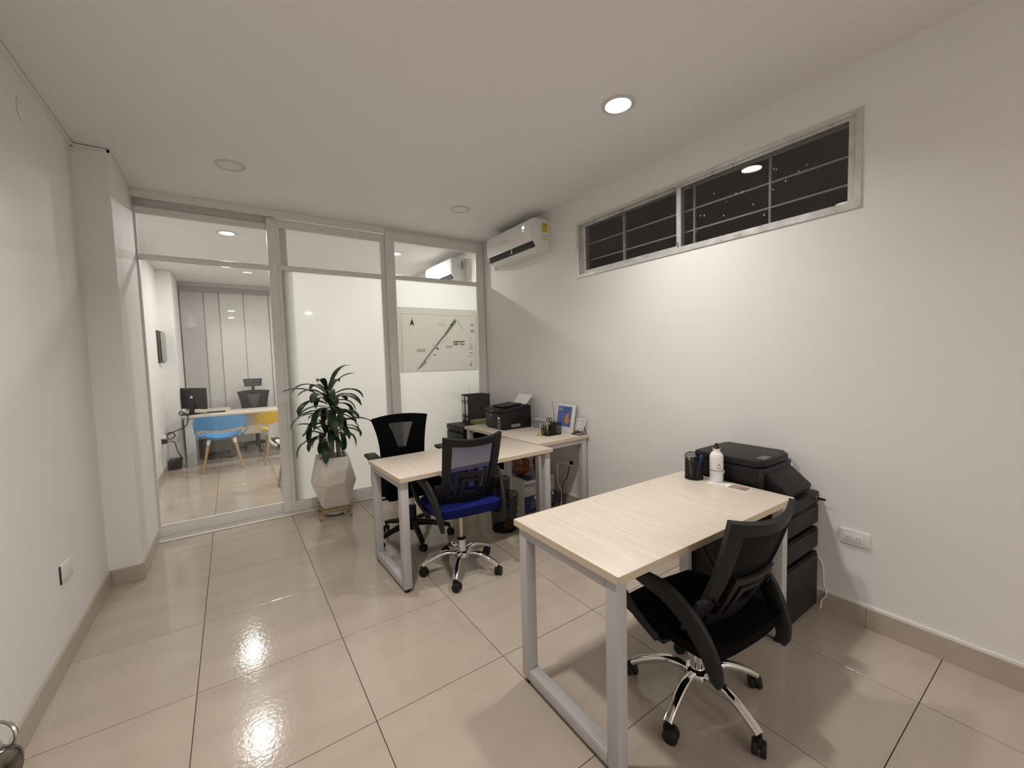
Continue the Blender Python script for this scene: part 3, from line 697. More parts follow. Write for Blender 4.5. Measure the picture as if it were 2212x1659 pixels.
# tilted control panel wedge in front
MB().prism([(0.02, 0.150), (-0.105, 0.045), (-0.095, 0.010), (-0.055, 0.012), (0.02, 0.05)], 0.045, 0.325, M=Matrix(((0, 0, 1, 0), (1, 0, 0, 0), (0, 1, 0, 0), (0, 0, 0, 1))), bev=0.006).obj('tilted_panel', BLK2, p1, smooth=35)
MB().box((0.05, 0.012, 0.1965), (0.14, 0.055, 0.198)).obj('button_strip', pbr('grey_gloss', (0.07, 0.068, 0.066, 1), 0.3), p1, smooth=0)
quads('sticker', [(0.0, 0.0, 0.034, 0.020)], PAPER, p1, frame_mx((-0.0006, 0.225, 0.095), (0, -1, 0), (0, 0, 1)))
quads('strip_sticker', [(0.0, 0.0, 0.008, 0.045)], PAPER, p1, frame_mx((-0.0006, 0.216, 0.048), (0, -1, 0), (0, 0, 1)))
quads('side_sticker', [(0.0, 0.0, 0.030, 0.022)], PAPER, p1, frame_mx((0.325, -0.0006, 0.115), (1, 0, 0), (0, 0, 1)))
# ink-tank printer on the side desk: front faces -x
p2 = thing('printer', 'square black ink tank printer with white paper sheet on side desk', 'printer', (2.12, 3.285, 0.72), 0)
prof = [(0.0, 0.030), (0.02, 0.0), (0.35, 0.0), (0.35, 0.215), (0.33, 0.222), (0.015, 0.205), (0.0, 0.190)]
XZ = Matrix(((1, 0, 0, 0), (0, 0, 1, 0), (0, 1, 0, 0), (0, 0, 0, 1)))
MB().prism([(0.0, 0.025), (0.025, 0.0), (0.345, 0.0), (0.345, 0.205), (0.0, 0.158)], 0.0, 0.315, M=XZ, bev=0.005).obj('body', BLK, p2, smooth=35)
MB().prism([(-0.004, 0.162), (0.345, 0.207), (0.345, 0.222), (0.30, 0.230), (0.0, 0.202), (-0.004, 0.195)], 0.0, 0.315, M=XZ, bev=0.004).obj('scanner_lid', BLK2, p2, smooth=35)
MB().box((0.06, 0.03, 0.210), (0.27, 0.25, 0.224), bev=0.004, M=Matrix.Rotation(R(-4.6), 4, 'Y')).obj('document_feeder', BLK, p2, smooth=35)
FX = frame_mx((-0.0012, 0.315, 0.0), (0, -1, 0), (0, 0, 1))
quads('ink_window', [(0.225, 0.012, 0.285, 0.095)], pbr('smoky_panel', (0.10, 0.10, 0.10, 1), 0.25), p2, FX)
quads('display_sticker', [(0.235, 0.104, 0.270, 0.126)], PAPER, p2, FX)
quads('drop_mark', [(0.098, 0.118, 0.112, 0.142)], GREYP, p2, FX)
text('EPSON', 0.020, GREYP, 'nameplate', p2, frame_mx((-0.0052, 0.18, 0.180), (0, -1, 0), (0, 0, 1)))
quads('side_label', [(0.0, 0.0, 0.11, 0.030)], pbr('dull_label', (0.20, 0.19, 0.18, 1), 0.6), p2, frame_mx((0.10, -0.0006, 0.02), (1, 0, 0), (0, 0, 1)))
MB().box((0, 0, 0), (0.10, 0.21, 0.004), M=Matrix.Translation((0.318, 0.055, 0.20)) @ Matrix.Rotation(R(-48), 4, 'Y')).obj('paper_support', BLK2, p2, smooth=0)
sh = MB().box((0, 0, 0.006), (0.135, 0.225, 0.012), M=Matrix.Translation((2.440, 3.335, 0.928)) @ Matrix.Rotation(R(-48), 4, 'Y')).obj('paper_sheets', PAPER, smooth=0)
tag(sh, 'white paper sheets standing in the rear feed of a printer', 'paper')

# ================================================================== AIR CONDITIONERS
def aircon(label, y0, y1, on_label):
    root = thing('air_conditioner', label, 'air conditioner', (XR, y0, 2.42), 0, 'white wall-mounted air conditioners')
    L = y1 - y0
    # profile in x(out from wall, negative) / z
    pr = [(0, 0.0), (-0.115, 0.0), (-0.165, 0.030), (-0.195, 0.085), (-0.207, 0.15), (-0.207, 0.27), (-0.195, 0.292), (-0.17, 0.300), (0, 0.300)]
    XZY = Matrix(((1, 0, 0, 0), (0, 0, 1, 0), (0, 1, 0, 0), (0, 0, 0, 1)))
    # main casing has a mouth: build as skin strips
    MB().prism([(0, 0.0), (-0.115, 0.0), (-0.120, 0.004), (-0.120, 0.296), (-0.115, 0.300), (0, 0.300)], 0.0, L, M=XZY).obj('casing', WHITEG, root, smooth=30)
    front = [(-0.118, 0.300), (-0.17, 0.300), (-0.195, 0.292), (-0.207, 0.27), (-0.207, 0.15), (-0.198, 0.088), (-0.118, 0.088)]
    MB().prism(front, 0.016, L - 0.010, M=XZY).obj('front_panel', WHITEG, root, smooth=50)
    MB().prism([(-0.118, 0.0), (-0.150, 0.016), (-0.168, 0.036), (-0.150, 0.045), (-0.118, 0.030)], 0.016, L - 0.010, M=XZY).obj('lower_lip', WHITEG, root, smooth=50)
    MB().box((-0.185, 0.02, 0.034), (-0.1195, L - 0.014, 0.089)).obj('air_outlet', DARKGAP, root, smooth=0)
    MB().prism([(-0.170, 0.046), (-0.182, 0.060), (-0.1845, 0.058), (-0.173, 0.043)], 0.06, L - 0.05, M=XZY).obj('louver', WHITEP, root, smooth=0)
    MB().box((-0.189, L * 0.45, 0.040), (-0.172, L * 0.45 + 0.014, 0.085)).obj('louver_clip', WHITEP, root, smooth=0)
    ends = [(0, 0.002), (-0.112, 0.002), (-0.160, 0.026), (-0.192, 0.085), (-0.203, 0.15), (-0.203, 0.268), (-0.19, 0.290), (-0.165, 0.298), (0, 0.298)]
    MB().prism(ends, -0.006, 0.017, M=XZY, bev=0.005).obj('end_cap', WHITEP, root, smooth=50)
    MB().prism(ends, L - 0.011, L + 0.004, M=XZY, bev=0.003).obj('end_cap', WHITEP, root, smooth=50)
    return root, L
ac, L = aircon('white wall air conditioner with yellow energy label near the ceiling', 3.09, 3.905, True)
EM = frame_mx((-0.100, -0.0062, 0.105), (1, 0, 0), (0, 0, 1))
lb = quads('energy_label', [(0.0, 0.0, 0.072, 0.155)], PAPER, ac, EM)
quads('label_yellow', [(0.0, 0.070, 0.072, 0.155), (0.0, 0.0, 0.072, 0.014)], YELLOWL, lb, EM, 0.0006, 0.001)
text('Energía', 0.017, DARKP, 'label_lettering', lb, EM @ Matrix.Translation((0.036, 0.142, 0.0012)), bold=0.0004)
quads('label_lines', [(0.008, 0.118, 0.064, 0.122), (0.008, 0.106, 0.058, 0.110), (0.008, 0.094, 0.064, 0.098), (0.008, 0.082, 0.05, 0.086)], OLIVEP, lb, EM, 0.001, 0.0013)
quads('label_diagram', [(0.006, 0.035, 0.014, 0.062), (0.030, 0.040, 0.046, 0.048), (0.044, 0.028, 0.064, 0.034)], GREYP, lb, EM, 0.0006, 0.001)
FM = frame_mx((-0.2072, 0.0, 0.0), (0, -1, 0), (0, 0, 1))
DISP = emit_mat('ac_display', (0.85, 0.92, 1.0), 3.0)
quads('display_digits', [(-0.158, 0.222, -0.146, 0.248), (-0.138, 0.222, -0.126, 0.248)], DISP, ac, FM)
quads('display_dot', [(-0.150, 0.198, -0.142, 0.206)], DISP, ac, FM)
quads('nameplate', [(-0.49, 0.178, -0.42, 0.186)], GREYP, ac, FM)
# pipe stub and cable on the far end
MB().tube(spline([(-0.05, L + 0.01, 0.07), (-0.045, L + 0.07, 0.09), (-0.03, L + 0.13, 0.05), (-0.03, L + 0.10, 0.0), (-0.04, L + 0.02, 0.015)], 6), 0.006, 8).obj('cable_loop', pbr('grey_cable', (0.20, 0.19, 0.18, 1), 0.5), ac)
MB().box((-0.085, L + 0.002, -0.005), (-0.04, L + 0.03, 0.05), bev=0.004).obj('plug', WHITEP, ac)
MB().tube(spline([(-0.10, L - 0.16, 0.300), (-0.10, L - 0.10, 0.33), (-0.09, L - 0.02, 0.335)], 5), 0.012, 8).obj('drain_hose', BLK2, ac)
ac2, L2 = aircon('white wall air conditioner seen through the upper glass pane', 4.80, 5.62, False)
E2 = frame_mx((-0.10, -0.0062, 0.105), (1, 0, 0), (0, 0, 1))
quads('end_label', [(0.035, 0.05, 0.070, 0.150)], GREYP, ac2, E2)
quads('end_print', [(0.0, 0.06, 0.012, 0.10), (-0.012, 0.075, -0.006, 0.12)], LGREYP, ac2, E2)

# ================================================================== PLAN SHEET taped to the frosted panel
po = thing('wall_plan', 'large site plan print with green strip taped to frosted glass', 'poster', (1.503, 4.3235, 1.285), 0)
MB().slab(lambda u, v: (0.982 * u, 0.0 - 0.002 * math.sin(3 * u) , 0.710 * v + 0.008 * (1 - v) * math.sin(math.pi * (1 - u)) * 0 + 0.010 * (1 - v) * (0.5 - u)), lin(0, 1, 8), lin(0, 1, 5), 0.0006).obj('sheet', THINP, po, smooth=60)
PM = frame_mx((0.0, -0.0028, 0.0), (1, 0, 0), (0, 0, 1))
def pxy(u, v):   # from the 1952x1659 zoom of the photograph onto the sheet
    # sheet corners in that zoom: (75,118) (1770,205) / (150,1520) (1795,1455)
    s = (u - (75 + (v - 118) / 1400 * 75)) / 1690.0
    top, bot = 118 + s * 87, 1520 - s * 65
    return (0.982 * s, 0.710 * (1 - (v - top) / (bot - top)))
border = [pxy(150, 262), pxy(1715, 330), pxy(1740, 1445), pxy(200, 1505)]
polyp('border_line', [stroke(border[i], border[(i + 1) % 4], 0.003) for i in range(4)], LGREYP, po, PM)
polyp('green_strip', [[pxy(1235, 375), pxy(1285, 435), pxy(1045, 745), pxy(1015, 705)]], GREENP, po, PM)
polyp('strip_mark', [[pxy(1165, 478), pxy(1195, 490), pxy(1175, 525), pxy(1148, 512)]], DARKP, po, PM, 0.0006, 0.0009)
polyp('grey_strip', [[pxy(1010, 710), pxy(1040, 740), pxy(760, 1090), pxy(640, 1260), pxy(660, 1300), pxy(560, 1400), pxy(455, 1465), pxy(520, 1370), pxy(600, 1260), pxy(690, 1130)]], LGREYP, po, PM)
polyp('road_line', [stroke(pxy(1250, 345), pxy(1450, 630), 0.003), stroke(pxy(1300, 420), pxy(1425, 630), 0.002), stroke(pxy(960, 915), pxy(1085, 775), 0.004), stroke(pxy(750, 980), pxy(820, 895), 0.003), stroke(pxy(685, 1240), pxy(745, 1165), 0.002)], LGREYP, po, PM)
polyp('dots', [disc(pxy(877, 1000), 0.0125), disc(pxy(820, 1140), 0.008)], DARKP, po, PM)
c = pxy(355, 450)
star = []
for k in range(8):
    a = math.pi / 2 + k * math.pi / 4; r = 0.060 if k % 2 == 0 else 0.03
    star.append(stroke((c[0] + 0.012 * math.cos(a), c[1] + 0.012 * math.sin(a)), (c[0] + r * math.cos(a), c[1] + r * math.sin(a)), 0.0022))
polyp('compass_rays', star, LGREYP, po, PM)
polyp('compass_arrow', [[(c[0], c[1] + 0.045), (c[0] + 0.026, c[1] - 0.04), (c[0], c[1] - 0.015), (c[0] - 0.026, c[1] - 0.04)]], BROWNP, po, PM, 0.0006, 0.0009)
def rect(u0, v0, u1, v1):
    a, b = pxy(u0, v0), pxy(u1, v1); return (min(a[0], b[0]), min(a[1], b[1]), max(a[0], b[0]), max(a[1], b[1]))
quads('table_head', [rect(1215, 845, 1475, 872)], OLIVEP, po, PM)
quads('table_rows', [rect(1220, 885, 1330, 935), rect(1365, 885, 1400, 935), rect(1410, 900, 1470, 935)], LGREYP, po, PM)
lines = []
for (u0, v0, u1, n) in ((885, 468, 1045, 4), (455, 1012, 645, 4), (1050, 945, 1205, 3)):
    for k in range(n): lines.append(rect(u0 + 6 * (k % 2), v0 + 16 * k, u1 - 9 * (k % 3), v0 + 16 * k + 8))
quads('note_lines', lines, LGREYP, po, PM)
tb = [rect(1580, 515, 1695, 530), rect(1620, 478, 1650, 512)] + [rect(1600 - 5 * (k % 2), 612 + 19 * k, 1690, 625 + 19 * k) for k in range(3)]
for v0 in (720, 775, 825, 905, 960, 1000, 1090, 1160): tb.append(rect(1585, v0, 1600 + (v0 * 7) % 90, v0 + 14))
tb += [rect(1600, 1290, 1606, 1390), rect(1600, 1290, 1720, 1294), rect(1610, 1320, 1640, 1380)]
quads('title_block', tb, GREYP, po, PM)

# ================================================================== WALL PLATES
def outlet(label, M, screws=False, w=0.125, h=0.078, parts=True):
    root = thing('wall_outlet', label, 'outlet')
    root.matrix_world = M
    MB().box((-w / 2, -h / 2, 0.0), (w / 2, h / 2, 0.010), bev=0.004).obj('plate', WHITEP, root)
    if parts:
        MB().box((-0.040, -0.018, 0.010), (0.040, 0.018, 0.0125), bev=0.002).obj('socket_face', WHITEP, root)
        for cx in (-0.020, 0.018):
            mb = MB(); mb.box((cx + 0.004, 0.003, 0.0125), (cx + 0.010, 0.0045, 0.0132)); mb.box((cx + 0.004, -0.0075, 0.0125), (cx + 0.010, -0.006, 0.0132)); mb.cyl((cx - 0.006, -0.001, 0.0124), (cx - 0.006, -0.001, 0.0133), 0.0024, n=8)
            mb.obj('socket', DARKP, root, smooth=0)
    return root
outlet('white double power outlet on the right wall by the pedestal', frame_mx((XR, 0.715, 0.447), (0, -1, 0), (0, 0, 1)))
o2 = outlet('white loose outlet plate low on the left wall', frame_mx((XL, 2.86, 0.440), (0, 1, 0), (0, 0, 1)), w=0.115, h=0.09, parts=False)
o2.matrix_world = frame_mx((XL + 0.002, 2.865, 0.440), (0.10, 1, 0), (0, 0, 1))
MB().box((-0.070, -0.046, -0.004), (-0.0577, 0.040, 0.0085)).obj('dark_gap', DARKGAP, o2, smooth=0)  # dark strip coloured as the shade in the gap beside the tilted plate
MB().cyl((0.012, 0.0, 0.010), (0.012, 0.0, 0.0115), 0.003, n=8).obj('screw', SATIN, o2)
pl = thing('blank_plate', 'round white blank plate with two screws high on left wall', 'wall plate'); pl.matrix_world = frame_mx((XL, 2.90, 2.625), (0, 1, 0), (0, 0, 1))
MB().cyl((0, 0, 0), (0, 0, 0.006), 0.060, n=8, bev=0.002).obj('plate', WALL, pl, smooth=0)
for q in (-0.03, 0.03): MB().cyl((q, 0.004 - q * 0.4, 0.006), (q, 0.004 - q * 0.4, 0.0072), 0.004, n=8).obj('screw', SATIN, pl)
# ================================================================== POTTED DRACAENA
def dracaena(label, loc, rz, with_pot, seed, canes, nl, group=None):
    random.seed(seed)
    root = thing('potted_plant', label, 'plant', (loc[0], loc[1], 0), rz, group)
    zb = 0.095
    if with_pot:
        # gold trolley
        tr_ = MB(); h = 0.125
        for a, b in (((-h, -h), (h, -h)), ((h, -h), (h, h)), ((h, h), (-h, h)), ((-h, h), (-h, -h))):
            x0, x1 = min(a[0], b[0]) - 0.008, max(a[0], b[0]) + 0.008; y0, y1 = min(a[1], b[1]) - 0.008, max(a[1], b[1]) + 0.008
            tr_.box((x0, y0, zb - 0.026), (x1, y1, zb - 0.004))
        tr_.box((-h, -0.008, zb - 0.022), (h, 0.008, zb - 0.006)); tr_.box((-0.008, -h, zb - 0.022), (0.008, h, zb - 0.006))
        tro = tr_.obj('trolley_frame', GOLD, root, smooth=0)
        for sx in (-1, 1):
            for sy in (-1, 1):
                MB().box((sx * h - 0.012, sy * h - 0.012, 0.040), (sx * h + 0.012, sy * h + 0.012, zb - 0.024), bev=0.002, seg=1).obj('trolley_leg', GOLD, root, smooth=0)
                cw = MB(); cw.cyl((sx * h - 0.010, sy * h, 0.021), (sx * h + 0.010, sy * h, 0.021), 0.021, n=18, bev=0.003); cw.obj('trolley_wheel', GOLD, root)
        sa = MB().lathe([(0.0, 0.012), (0.075, 0.012), (0.100, 0.030), (0.112, 0.052), (0.107, 0.052), (0.092, 0.030), (0.0, 0.020)], 32).obj('drip_saucer', WHITEG, root)
        # faceted pot
        def ring(r, z, n, off): return [(r * math.cos(2 * math.pi * (k + off) / n), r * math.sin(2 * math.pi * (k + off) / n), z) for k in range(n)]
        T, MID, B = ring(0.185, 0.555, 4, 0.5), [], ring(0.150, zb, 4, 0.5)
        for k in range(8):
            a = 2 * math.pi * (k + 0.5) / 8; MID.append((0.205 * math.cos(a), 0.205 * math.sin(a), 0.335 if k % 2 == 0 else 0.32))
        TI, TD = ring(0.158, 0.555, 4, 0.5), ring(0.150, 0.50, 4, 0.5)
        vs = T + MID + B + TI + TD; fs = []
        for k in range(4):
            t0, t1, b0, b1 = k, (k + 1) % 4, 12 + k, 12 + (k + 1) % 4
            m = [4 + (2 * k + j) % 8 for j in range(4)]     # mid verts at angles around corner k
            fs += [(t0, m[0], m[1]), (t0, m[1], t1), (t1, m[1], m[2]), (b0, m[1], m[0]), (b0, m[2], m[1]), (b0, b1, m[2])]
            fs += [(t0, t1, 16 + t1, 16 + t0), (16 + t0, 16 + t1, 20 + t1, 20 + t0)]
        fs.append((12, 13, 14, 15)); fs.append((23, 22, 21, 20))
        MB().faces(vs, fs).obj('pot', CONCRETE, root, smooth=0)
        MB().box((-0.104, -0.104, 0.490), (0.104, 0.104, 0.515)).obj('soil', SOIL, root, smooth=0)
    for ci, (cx, cy, top, r, spread, dz, n) in enumerate(canes):
        pts = []; k = 10
        for i in range(k):
            t = i / (k - 1); pts.append((cx + 0.008 * math.sin(3 * t + ci), cy + 0.006 * math.sin(4 * t + ci), 0.50 + (top - 0.50) * t))
        MB().tube(pts, [r * (1.0 + 0.05 * math.sin(i * 2.1)) for i in range(k)], 12).obj('cane', CANE, root, smooth=60)
        for j in range(n):
            q = j / n
            az = j * 2.39996 + random.uniform(-0.3, 0.3) + ci
            zo = top - 0.03 + dz * q
            el = R(-8 + 72 * q + random.uniform(-14, 14)); Ln = spread * random.uniform(0.75, 1.12); wd = random.uniform(0.025, 0.036)
            droop = random.uniform(1.5, 2.7) * (1.05 - 0.25 * q)
            p = Vector((cx + 0.012 * math.cos(az), cy + 0.012 * math.sin(az), zo)); e = el; S = 9; spine = [p.copy()]; dirs = []
            for i in range(S):
                d = Vector((math.cos(az) * math.cos(e), math.sin(az) * math.cos(e), math.sin(e))); dirs.append(d)
                p = p + d * (Ln / S); spine.append(p.copy()); e -= droop / S * (0.5 + 1.1 * i / S); e = max(e, R(-82)); az += random.uniform(-0.05, 0.05)
            dirs.append(dirs[-1]); vs, fs = [], []
            for i, (pp, d) in enumerate(zip(spine, dirs)):
                t = i / S; wv = wd * max(0.03, (0.26 + 0.74 * math.sin(math.pi * min(1, t ** 1.25 * 0.97)) ** 0.75) if t < 0.98 else 0.04) * (1 + 0.12 * math.sin(9 * t + j))
                side = d.cross(Vector((0, 0, 1))); side = side.normalized() if side.length > 0.05 else Vector((-math.sin(az), math.cos(az), 0)); up = side.cross(d)
                vs += [pp - side * wv + up * wv * 0.35, pp.copy(), pp + side * wv + up * wv * 0.35]
            for i in range(S):
                a = 3 * i; fs += [(a, a + 1, a + 4, a + 3), (a + 1, a + 2, a + 5, a + 4)]
            # keep the leaves clear of the glass
            for v in vs:
                lim = nl
                if v.y > lim: v.y = lim + (v.y - lim) * 0.08
            MB().faces(vs, fs).obj('leaf', LEAF, root, smooth=60)
    return root
dracaena('green dracaena in faceted cream pot on a gold trolley', (0.735, 4.085), -6.0, True, 11,
         [(-0.010, -0.03, 0.985, 0.024, 0.37, 0.20, 30), (0.050, 0.01, 0.80, 0.020, 0.33, 0.12, 17), (-0.050, 0.03, 0.715, 0.019, 0.31, 0.10, 14)], 0.22)

# ================================================================== THINGS ON AND UNDER THE DESKS
def mesh_cup(label, loc, r, h, cut, group=None, n=28):
    root = thing('pen_cup', label, 'pen holder', loc, 0, group)
    t = bmesh.new(); A = []; B = []
    top = []
    for j in range(n):
        a = 2 * math.pi * j / n; z = h - cut * (0.5 + 0.5 * math.cos(a + math.pi * 0.75))
        A.append(t.verts.new((r * math.cos(a), r * math.sin(a), 0.004))); B.append(t.verts.new((r * math.cos(a), r * math.sin(a), z))); top.append((r * math.cos(a), r * math.sin(a), z))
    for j in range(n): t.faces.new((A[j], A[(j + 1) % n], B[(j + 1) % n], B[j]))
    m = MB(); m._in(t); m.obj('mesh_wall', WIREM, root, smooth=60)
    MB().tube(top, 0.0022, 6, closed=True).obj('rim', BLK, root)
    MB().cyl((0, 0, 0), (0, 0, 0.006), r + 0.0015, n=n).obj('base', BLK, root)
    hh = h - cut * 0.6
    MB().box((-0.001, -r, 0.006), (0.001, r, hh), M=Matrix.Rotation(R(40), 4, 'Z')).obj('divider', WIREM, root, smooth=0)
    return root
mesh_cup('black wire mesh pen cup on the nearest desk beside the bottle', (2.095, 1.295, 0.72), 0.047, 0.138, 0.035)
tag(MB().cyl((2.105, 1.280, 0.727), (2.118, 1.265, 0.850), 0.007, n=10).obj('marker', BLUEM), 'blue marker pen standing inside the mesh cup', 'pen')
tag(MB().cyl((2.080, 1.300, 0.727), (2.062, 1.305, 0.845), 0.005, n=10).obj('marker', GREYP), 'grey marker pen standing inside the mesh cup', 'pen')
# bottle
bt = thing('water_bottle', 'white aluminium sports bottle with black cap on the nearest desk', 'bottle', (2.137, 1.190, 0.7215), 0)
MB().lathe([(0.0, 0.0), (0.031, 0.0), (0.034, 0.004), (0.034, 0.132), (0.0325, 0.142), (0.027, 0.152), (0.0195, 0.160), (0.0172, 0.166), (0.0172, 0.172), (0.019, 0.174), (0.019, 0.178), (0.0, 0.178)], 36).obj('body', WHITEG, bt)
MB().lathe([(0.0, 0.178), (0.0165, 0.178), (0.016, 0.184), (0.011, 0.188), (0.0095, 0.200), (0.006, 0.206), (0.0, 0.207)], 24).obj('cap', BLK, bt)
def on_bottle(name, s, ang, z, size, mat):
    cu_w = 0.0346
    cu = bpy.data.curves.new('t', 'FONT'); cu.body = s; cu.size = size; cu.align_x = 'CENTER'; cu.align_y = 'CENTER'; cu.extrude = 0.0002; cu.resolution_u = 2
    to = bpy.data.objects.new('t', cu); COL.objects.link(to); bpy.context.view_layer.update()
    me = bpy.data.meshes.new_from_object(to.evaluated_get(bpy.context.evaluated_depsgraph_get())); bpy.data.objects.remove(to); bpy.data.curves.remove(cu)
    for v in me.vertices:
        a = ang + v.co.x / cu_w; r = cu_w + v.co.z; v.co = (r * math.cos(a), r * math.sin(a), z + v.co.y)
    me.materials.clear(); me.materials.append(mat); o = bpy.data.objects.new(name, me); COL.objects.link(o); o.parent = bt
VA = math.atan2(-1.19, -2.137)      # towards the viewer
on_bottle('lettering', 'INNOVACION COM', VA + 0.05, 0.062, 0.0085, DARKP)
on_bottle('tagline', '————', VA + 0.15, 0.050, 0.0075, GREYP)
mb = MB()
for k, (da, dz) in enumerate(((0.38, 0.094), (0.22, 0.078), (0.50, 0.079))):
    a = VA + da; p = Vector((0.0340 * math.cos(a), 0.0340 * math.sin(a), dz)); n_ = Vector((math.cos(a), math.sin(a), 0)); mb.cyl(p, p + n_ * 0.0012, 0.0058, n=14)
mb.obj('emblem', GREYP, bt)
a = VA + 0.37; p = Vector((0.0345 * math.cos(a), 0.0345 * math.sin(a), 0.083)); MB().cyl(p, p + Vector((math.cos(a), math.sin(a), 0)) * 0.0014, 0.0052, n=14).obj('emblem_centre', WHITEG, bt)
# brochure
br = thing('brochure', 'thin printed leaflet lying at the edge of the nearest desk', 'leaflet', (2.105, 1.105, 0.72), 4.0)
MB().box((-0.035, -0.100, 0.0), (0.038, 0.100, 0.0012)).obj('sheet', PAPER, br, smooth=0)
quads('photo_print', [(-0.030, -0.095, 0.034, -0.005)], pbr('brown_photo', (0.34, 0.24, 0.19, 1), 0.6, vary=0.35, vscale=18), br, Matrix.Translation((0, 0, 0.0012)))
quads('text_print', [(-0.030, 0.005, -0.026, 0.085), (-0.020, 0.005, -0.016, 0.085), (0.0, 0.02, 0.004, 0.07)], LGREYP, br, Matrix.Translation((0, 0, 0.0012)))
# binders on the far pedestal
for k, (y, lab) in enumerate(((4.165, 'charcoal lever arch binder with spine label next to the partition'), (4.085, 'charcoal lever arch binder with spine label beside the papers'))):
    b = thing('binder', lab, 'binder', (2.185, y, 0.695), 0.0, 'lever arch binders')
    mb = MB(); mb.box((0.0, 0.0, 0.0), (0.285, 0.004, 0.318)); mb.box((0.0, 0.070, 0.0), (0.285, 0.074, 0.318)); mb.box((0.0, 0.0, 0.0), (0.004, 0.074, 0.318)); mb.obj('cover', BINDER, b, smooth=0)
    MB().box((0.012, 0.008, 0.010), (0.27, 0.066, 0.300)).obj('sheets', PAPER, b, smooth=0)
    BM_ = frame_mx((-0.0006, 0.074, 0.0), (0, -1, 0), (0, 0, 1))
    quads('spine_label', [(0.010, 0.105, 0.064, 0.300), (0.010, 0.085, 0.064, 0.097)], PAPER, b, BM_)
    text('AZ', 0.055, DARKP, 'spine_lettering', b, BM_ @ Matrix.Translation((0.037, 0.235, 0.0008)), bold=0.001)
    quads('spine_lines', [(0.018, 0.125, 0.056, 0.129), (0.018, 0.140, 0.056, 0.144)], LGREYP, b, BM_, 0.0006, 0.001)
    MB().lathe([(0.010, 0.0), (0.018, 0.0), (0.018, 0.003), (0.010, 0.003)], 18, M=frame_mx((-0.0006, 0.037, 0.045), (0, -1, 0), (0, 0, 1))).obj('finger_ring', SATIN, b)
# manila papers
pp = thing('paper_stack', 'stack of manila folders between the binders and printer', 'folders', (2.28, 3.985, 0.695), 3.0)
for k in range(5):
    MB().box((-0.09 + 0.004 * (k % 3), -0.055, 0.008 * k), (0.16 - 0.005 * (k % 2), 0.075, 0.008 * k + 0.0065)).obj('folder', OLIVE if k % 2 else pbr('pale_manila', (0.42, 0.36, 0.20, 1), 0.7), pp, smooth=0)
# grey storage box against the wall
gb = thing('storage_box', 'low grey carton box against the wall behind the pen organizer', 'box', (2.475, 3.04, 0.72), 1.0)
MB().box((0, 0, 0), (0.10, 0.22, 0.075), bev=0.002, seg=1).obj('body', GREYBOX, gb, smooth=0)
MB().box((-0.004, -0.004, 0.070), (0.104, 0.224, 0.088), bev=0.002, seg=1).obj('lid', pbr('grey_box_lid', (0.50, 0.49, 0.48, 1), 0.6), gb, smooth=0)
# desk organizer: low and tall mesh cups joined
og = thing('desk_organizer', 'black wire mesh desk organizer with scissors on the side desk', 'organizer', (2.335, 2.825, 0.72), 0)
def mesh_box(x0, x1, y0, y1, z0a, z0b, parent):
    t = bmesh.new(); P = [(x0, y0, z0a), (x1, y0, z0a), (x1, y1, z0b), (x0, y1, z0b)]
    A = [t.verts.new((p[0], p[1], 0.003)) for p in P]; B = [t.verts.new(p) for p in P]
    for j in range(4): t.faces.new((A[j], A[(j + 1) % 4], B[(j + 1) % 4], B[j]))
    m = MB(); m._in(t); m.obj('mesh_wall', WIREM, parent, smooth=0)
    MB().tube(P, 0.0025, 6, closed=True).obj('rim', BLK, parent); MB().box((x0, y0, 0), (x1, y1, 0.004)).obj('base', BLK, parent, smooth=0)
mesh_box(-0.075, -0.02, -0.05, 0.05, 0.060, 0.060, og)
mesh_box(-0.02, 0.03, -0.05, 0.05, 0.10, 0.08, og)
mesh_box(0.03, 0.085, -0.05, 0.05, 0.105, 0.100, og)
# scissors
sc = thing('scissors', 'black handled scissors standing in the mesh organizer', 'scissors', (2.325, 2.83, 0.726), 0)
for s_ in (-1, 1):
    pts = [(0.013 * s_ + 0.011 * math.cos(a), 0.0, 0.128 + 0.018 * math.sin(a)) for a in [2 * math.pi * i / 16 for i in range(16)]]
    MB().tube(pts, 0.0035, 6, closed=True).obj('handle', BLK, sc)
    MB().box((-0.005 + 0.004 * s_, -0.001 + 0.001 * s_, 0.0), (0.005 + 0.004 * s_, 0.001 + 0.001 * s_, 0.112)).obj('blade', SATIN, sc, smooth=0)
sc.rotation_euler = (0, 0, R(-55))
tag(MB().cyl((2.300, 2.825, 0.727), (2.292, 2.822, 0.835), 0.0065, n=10).obj('highlighter', YELM), 'yellow highlighter standing in the mesh organizer', 'marker')
tag(MB().cyl((2.28, 2.845, 0.727), (2.272, 2.85, 0.815), 0.005, n=10).obj('pen', BLUEM), 'dark blue pen standing in the mesh organizer', 'pen')
tag(MB().cyl((2.338, 2.815, 0.727), (2.345, 2.81, 0.808), 0.006, n=10).obj('pen', REDM), 'red pen standing in the mesh organizer', 'pen')
tag(MB().tube(spline([(2.372, 2.835, 0.728), (2.385, 2.838, 0.90), (2.38, 2.850, 1.02)], 5), 0.0028, 6).obj('cane_stick', pbr('grey_reed', (0.20, 0.19, 0.16, 1), 0.6)), 'thin grey reed sticking up from the mesh organizer', 'stick')
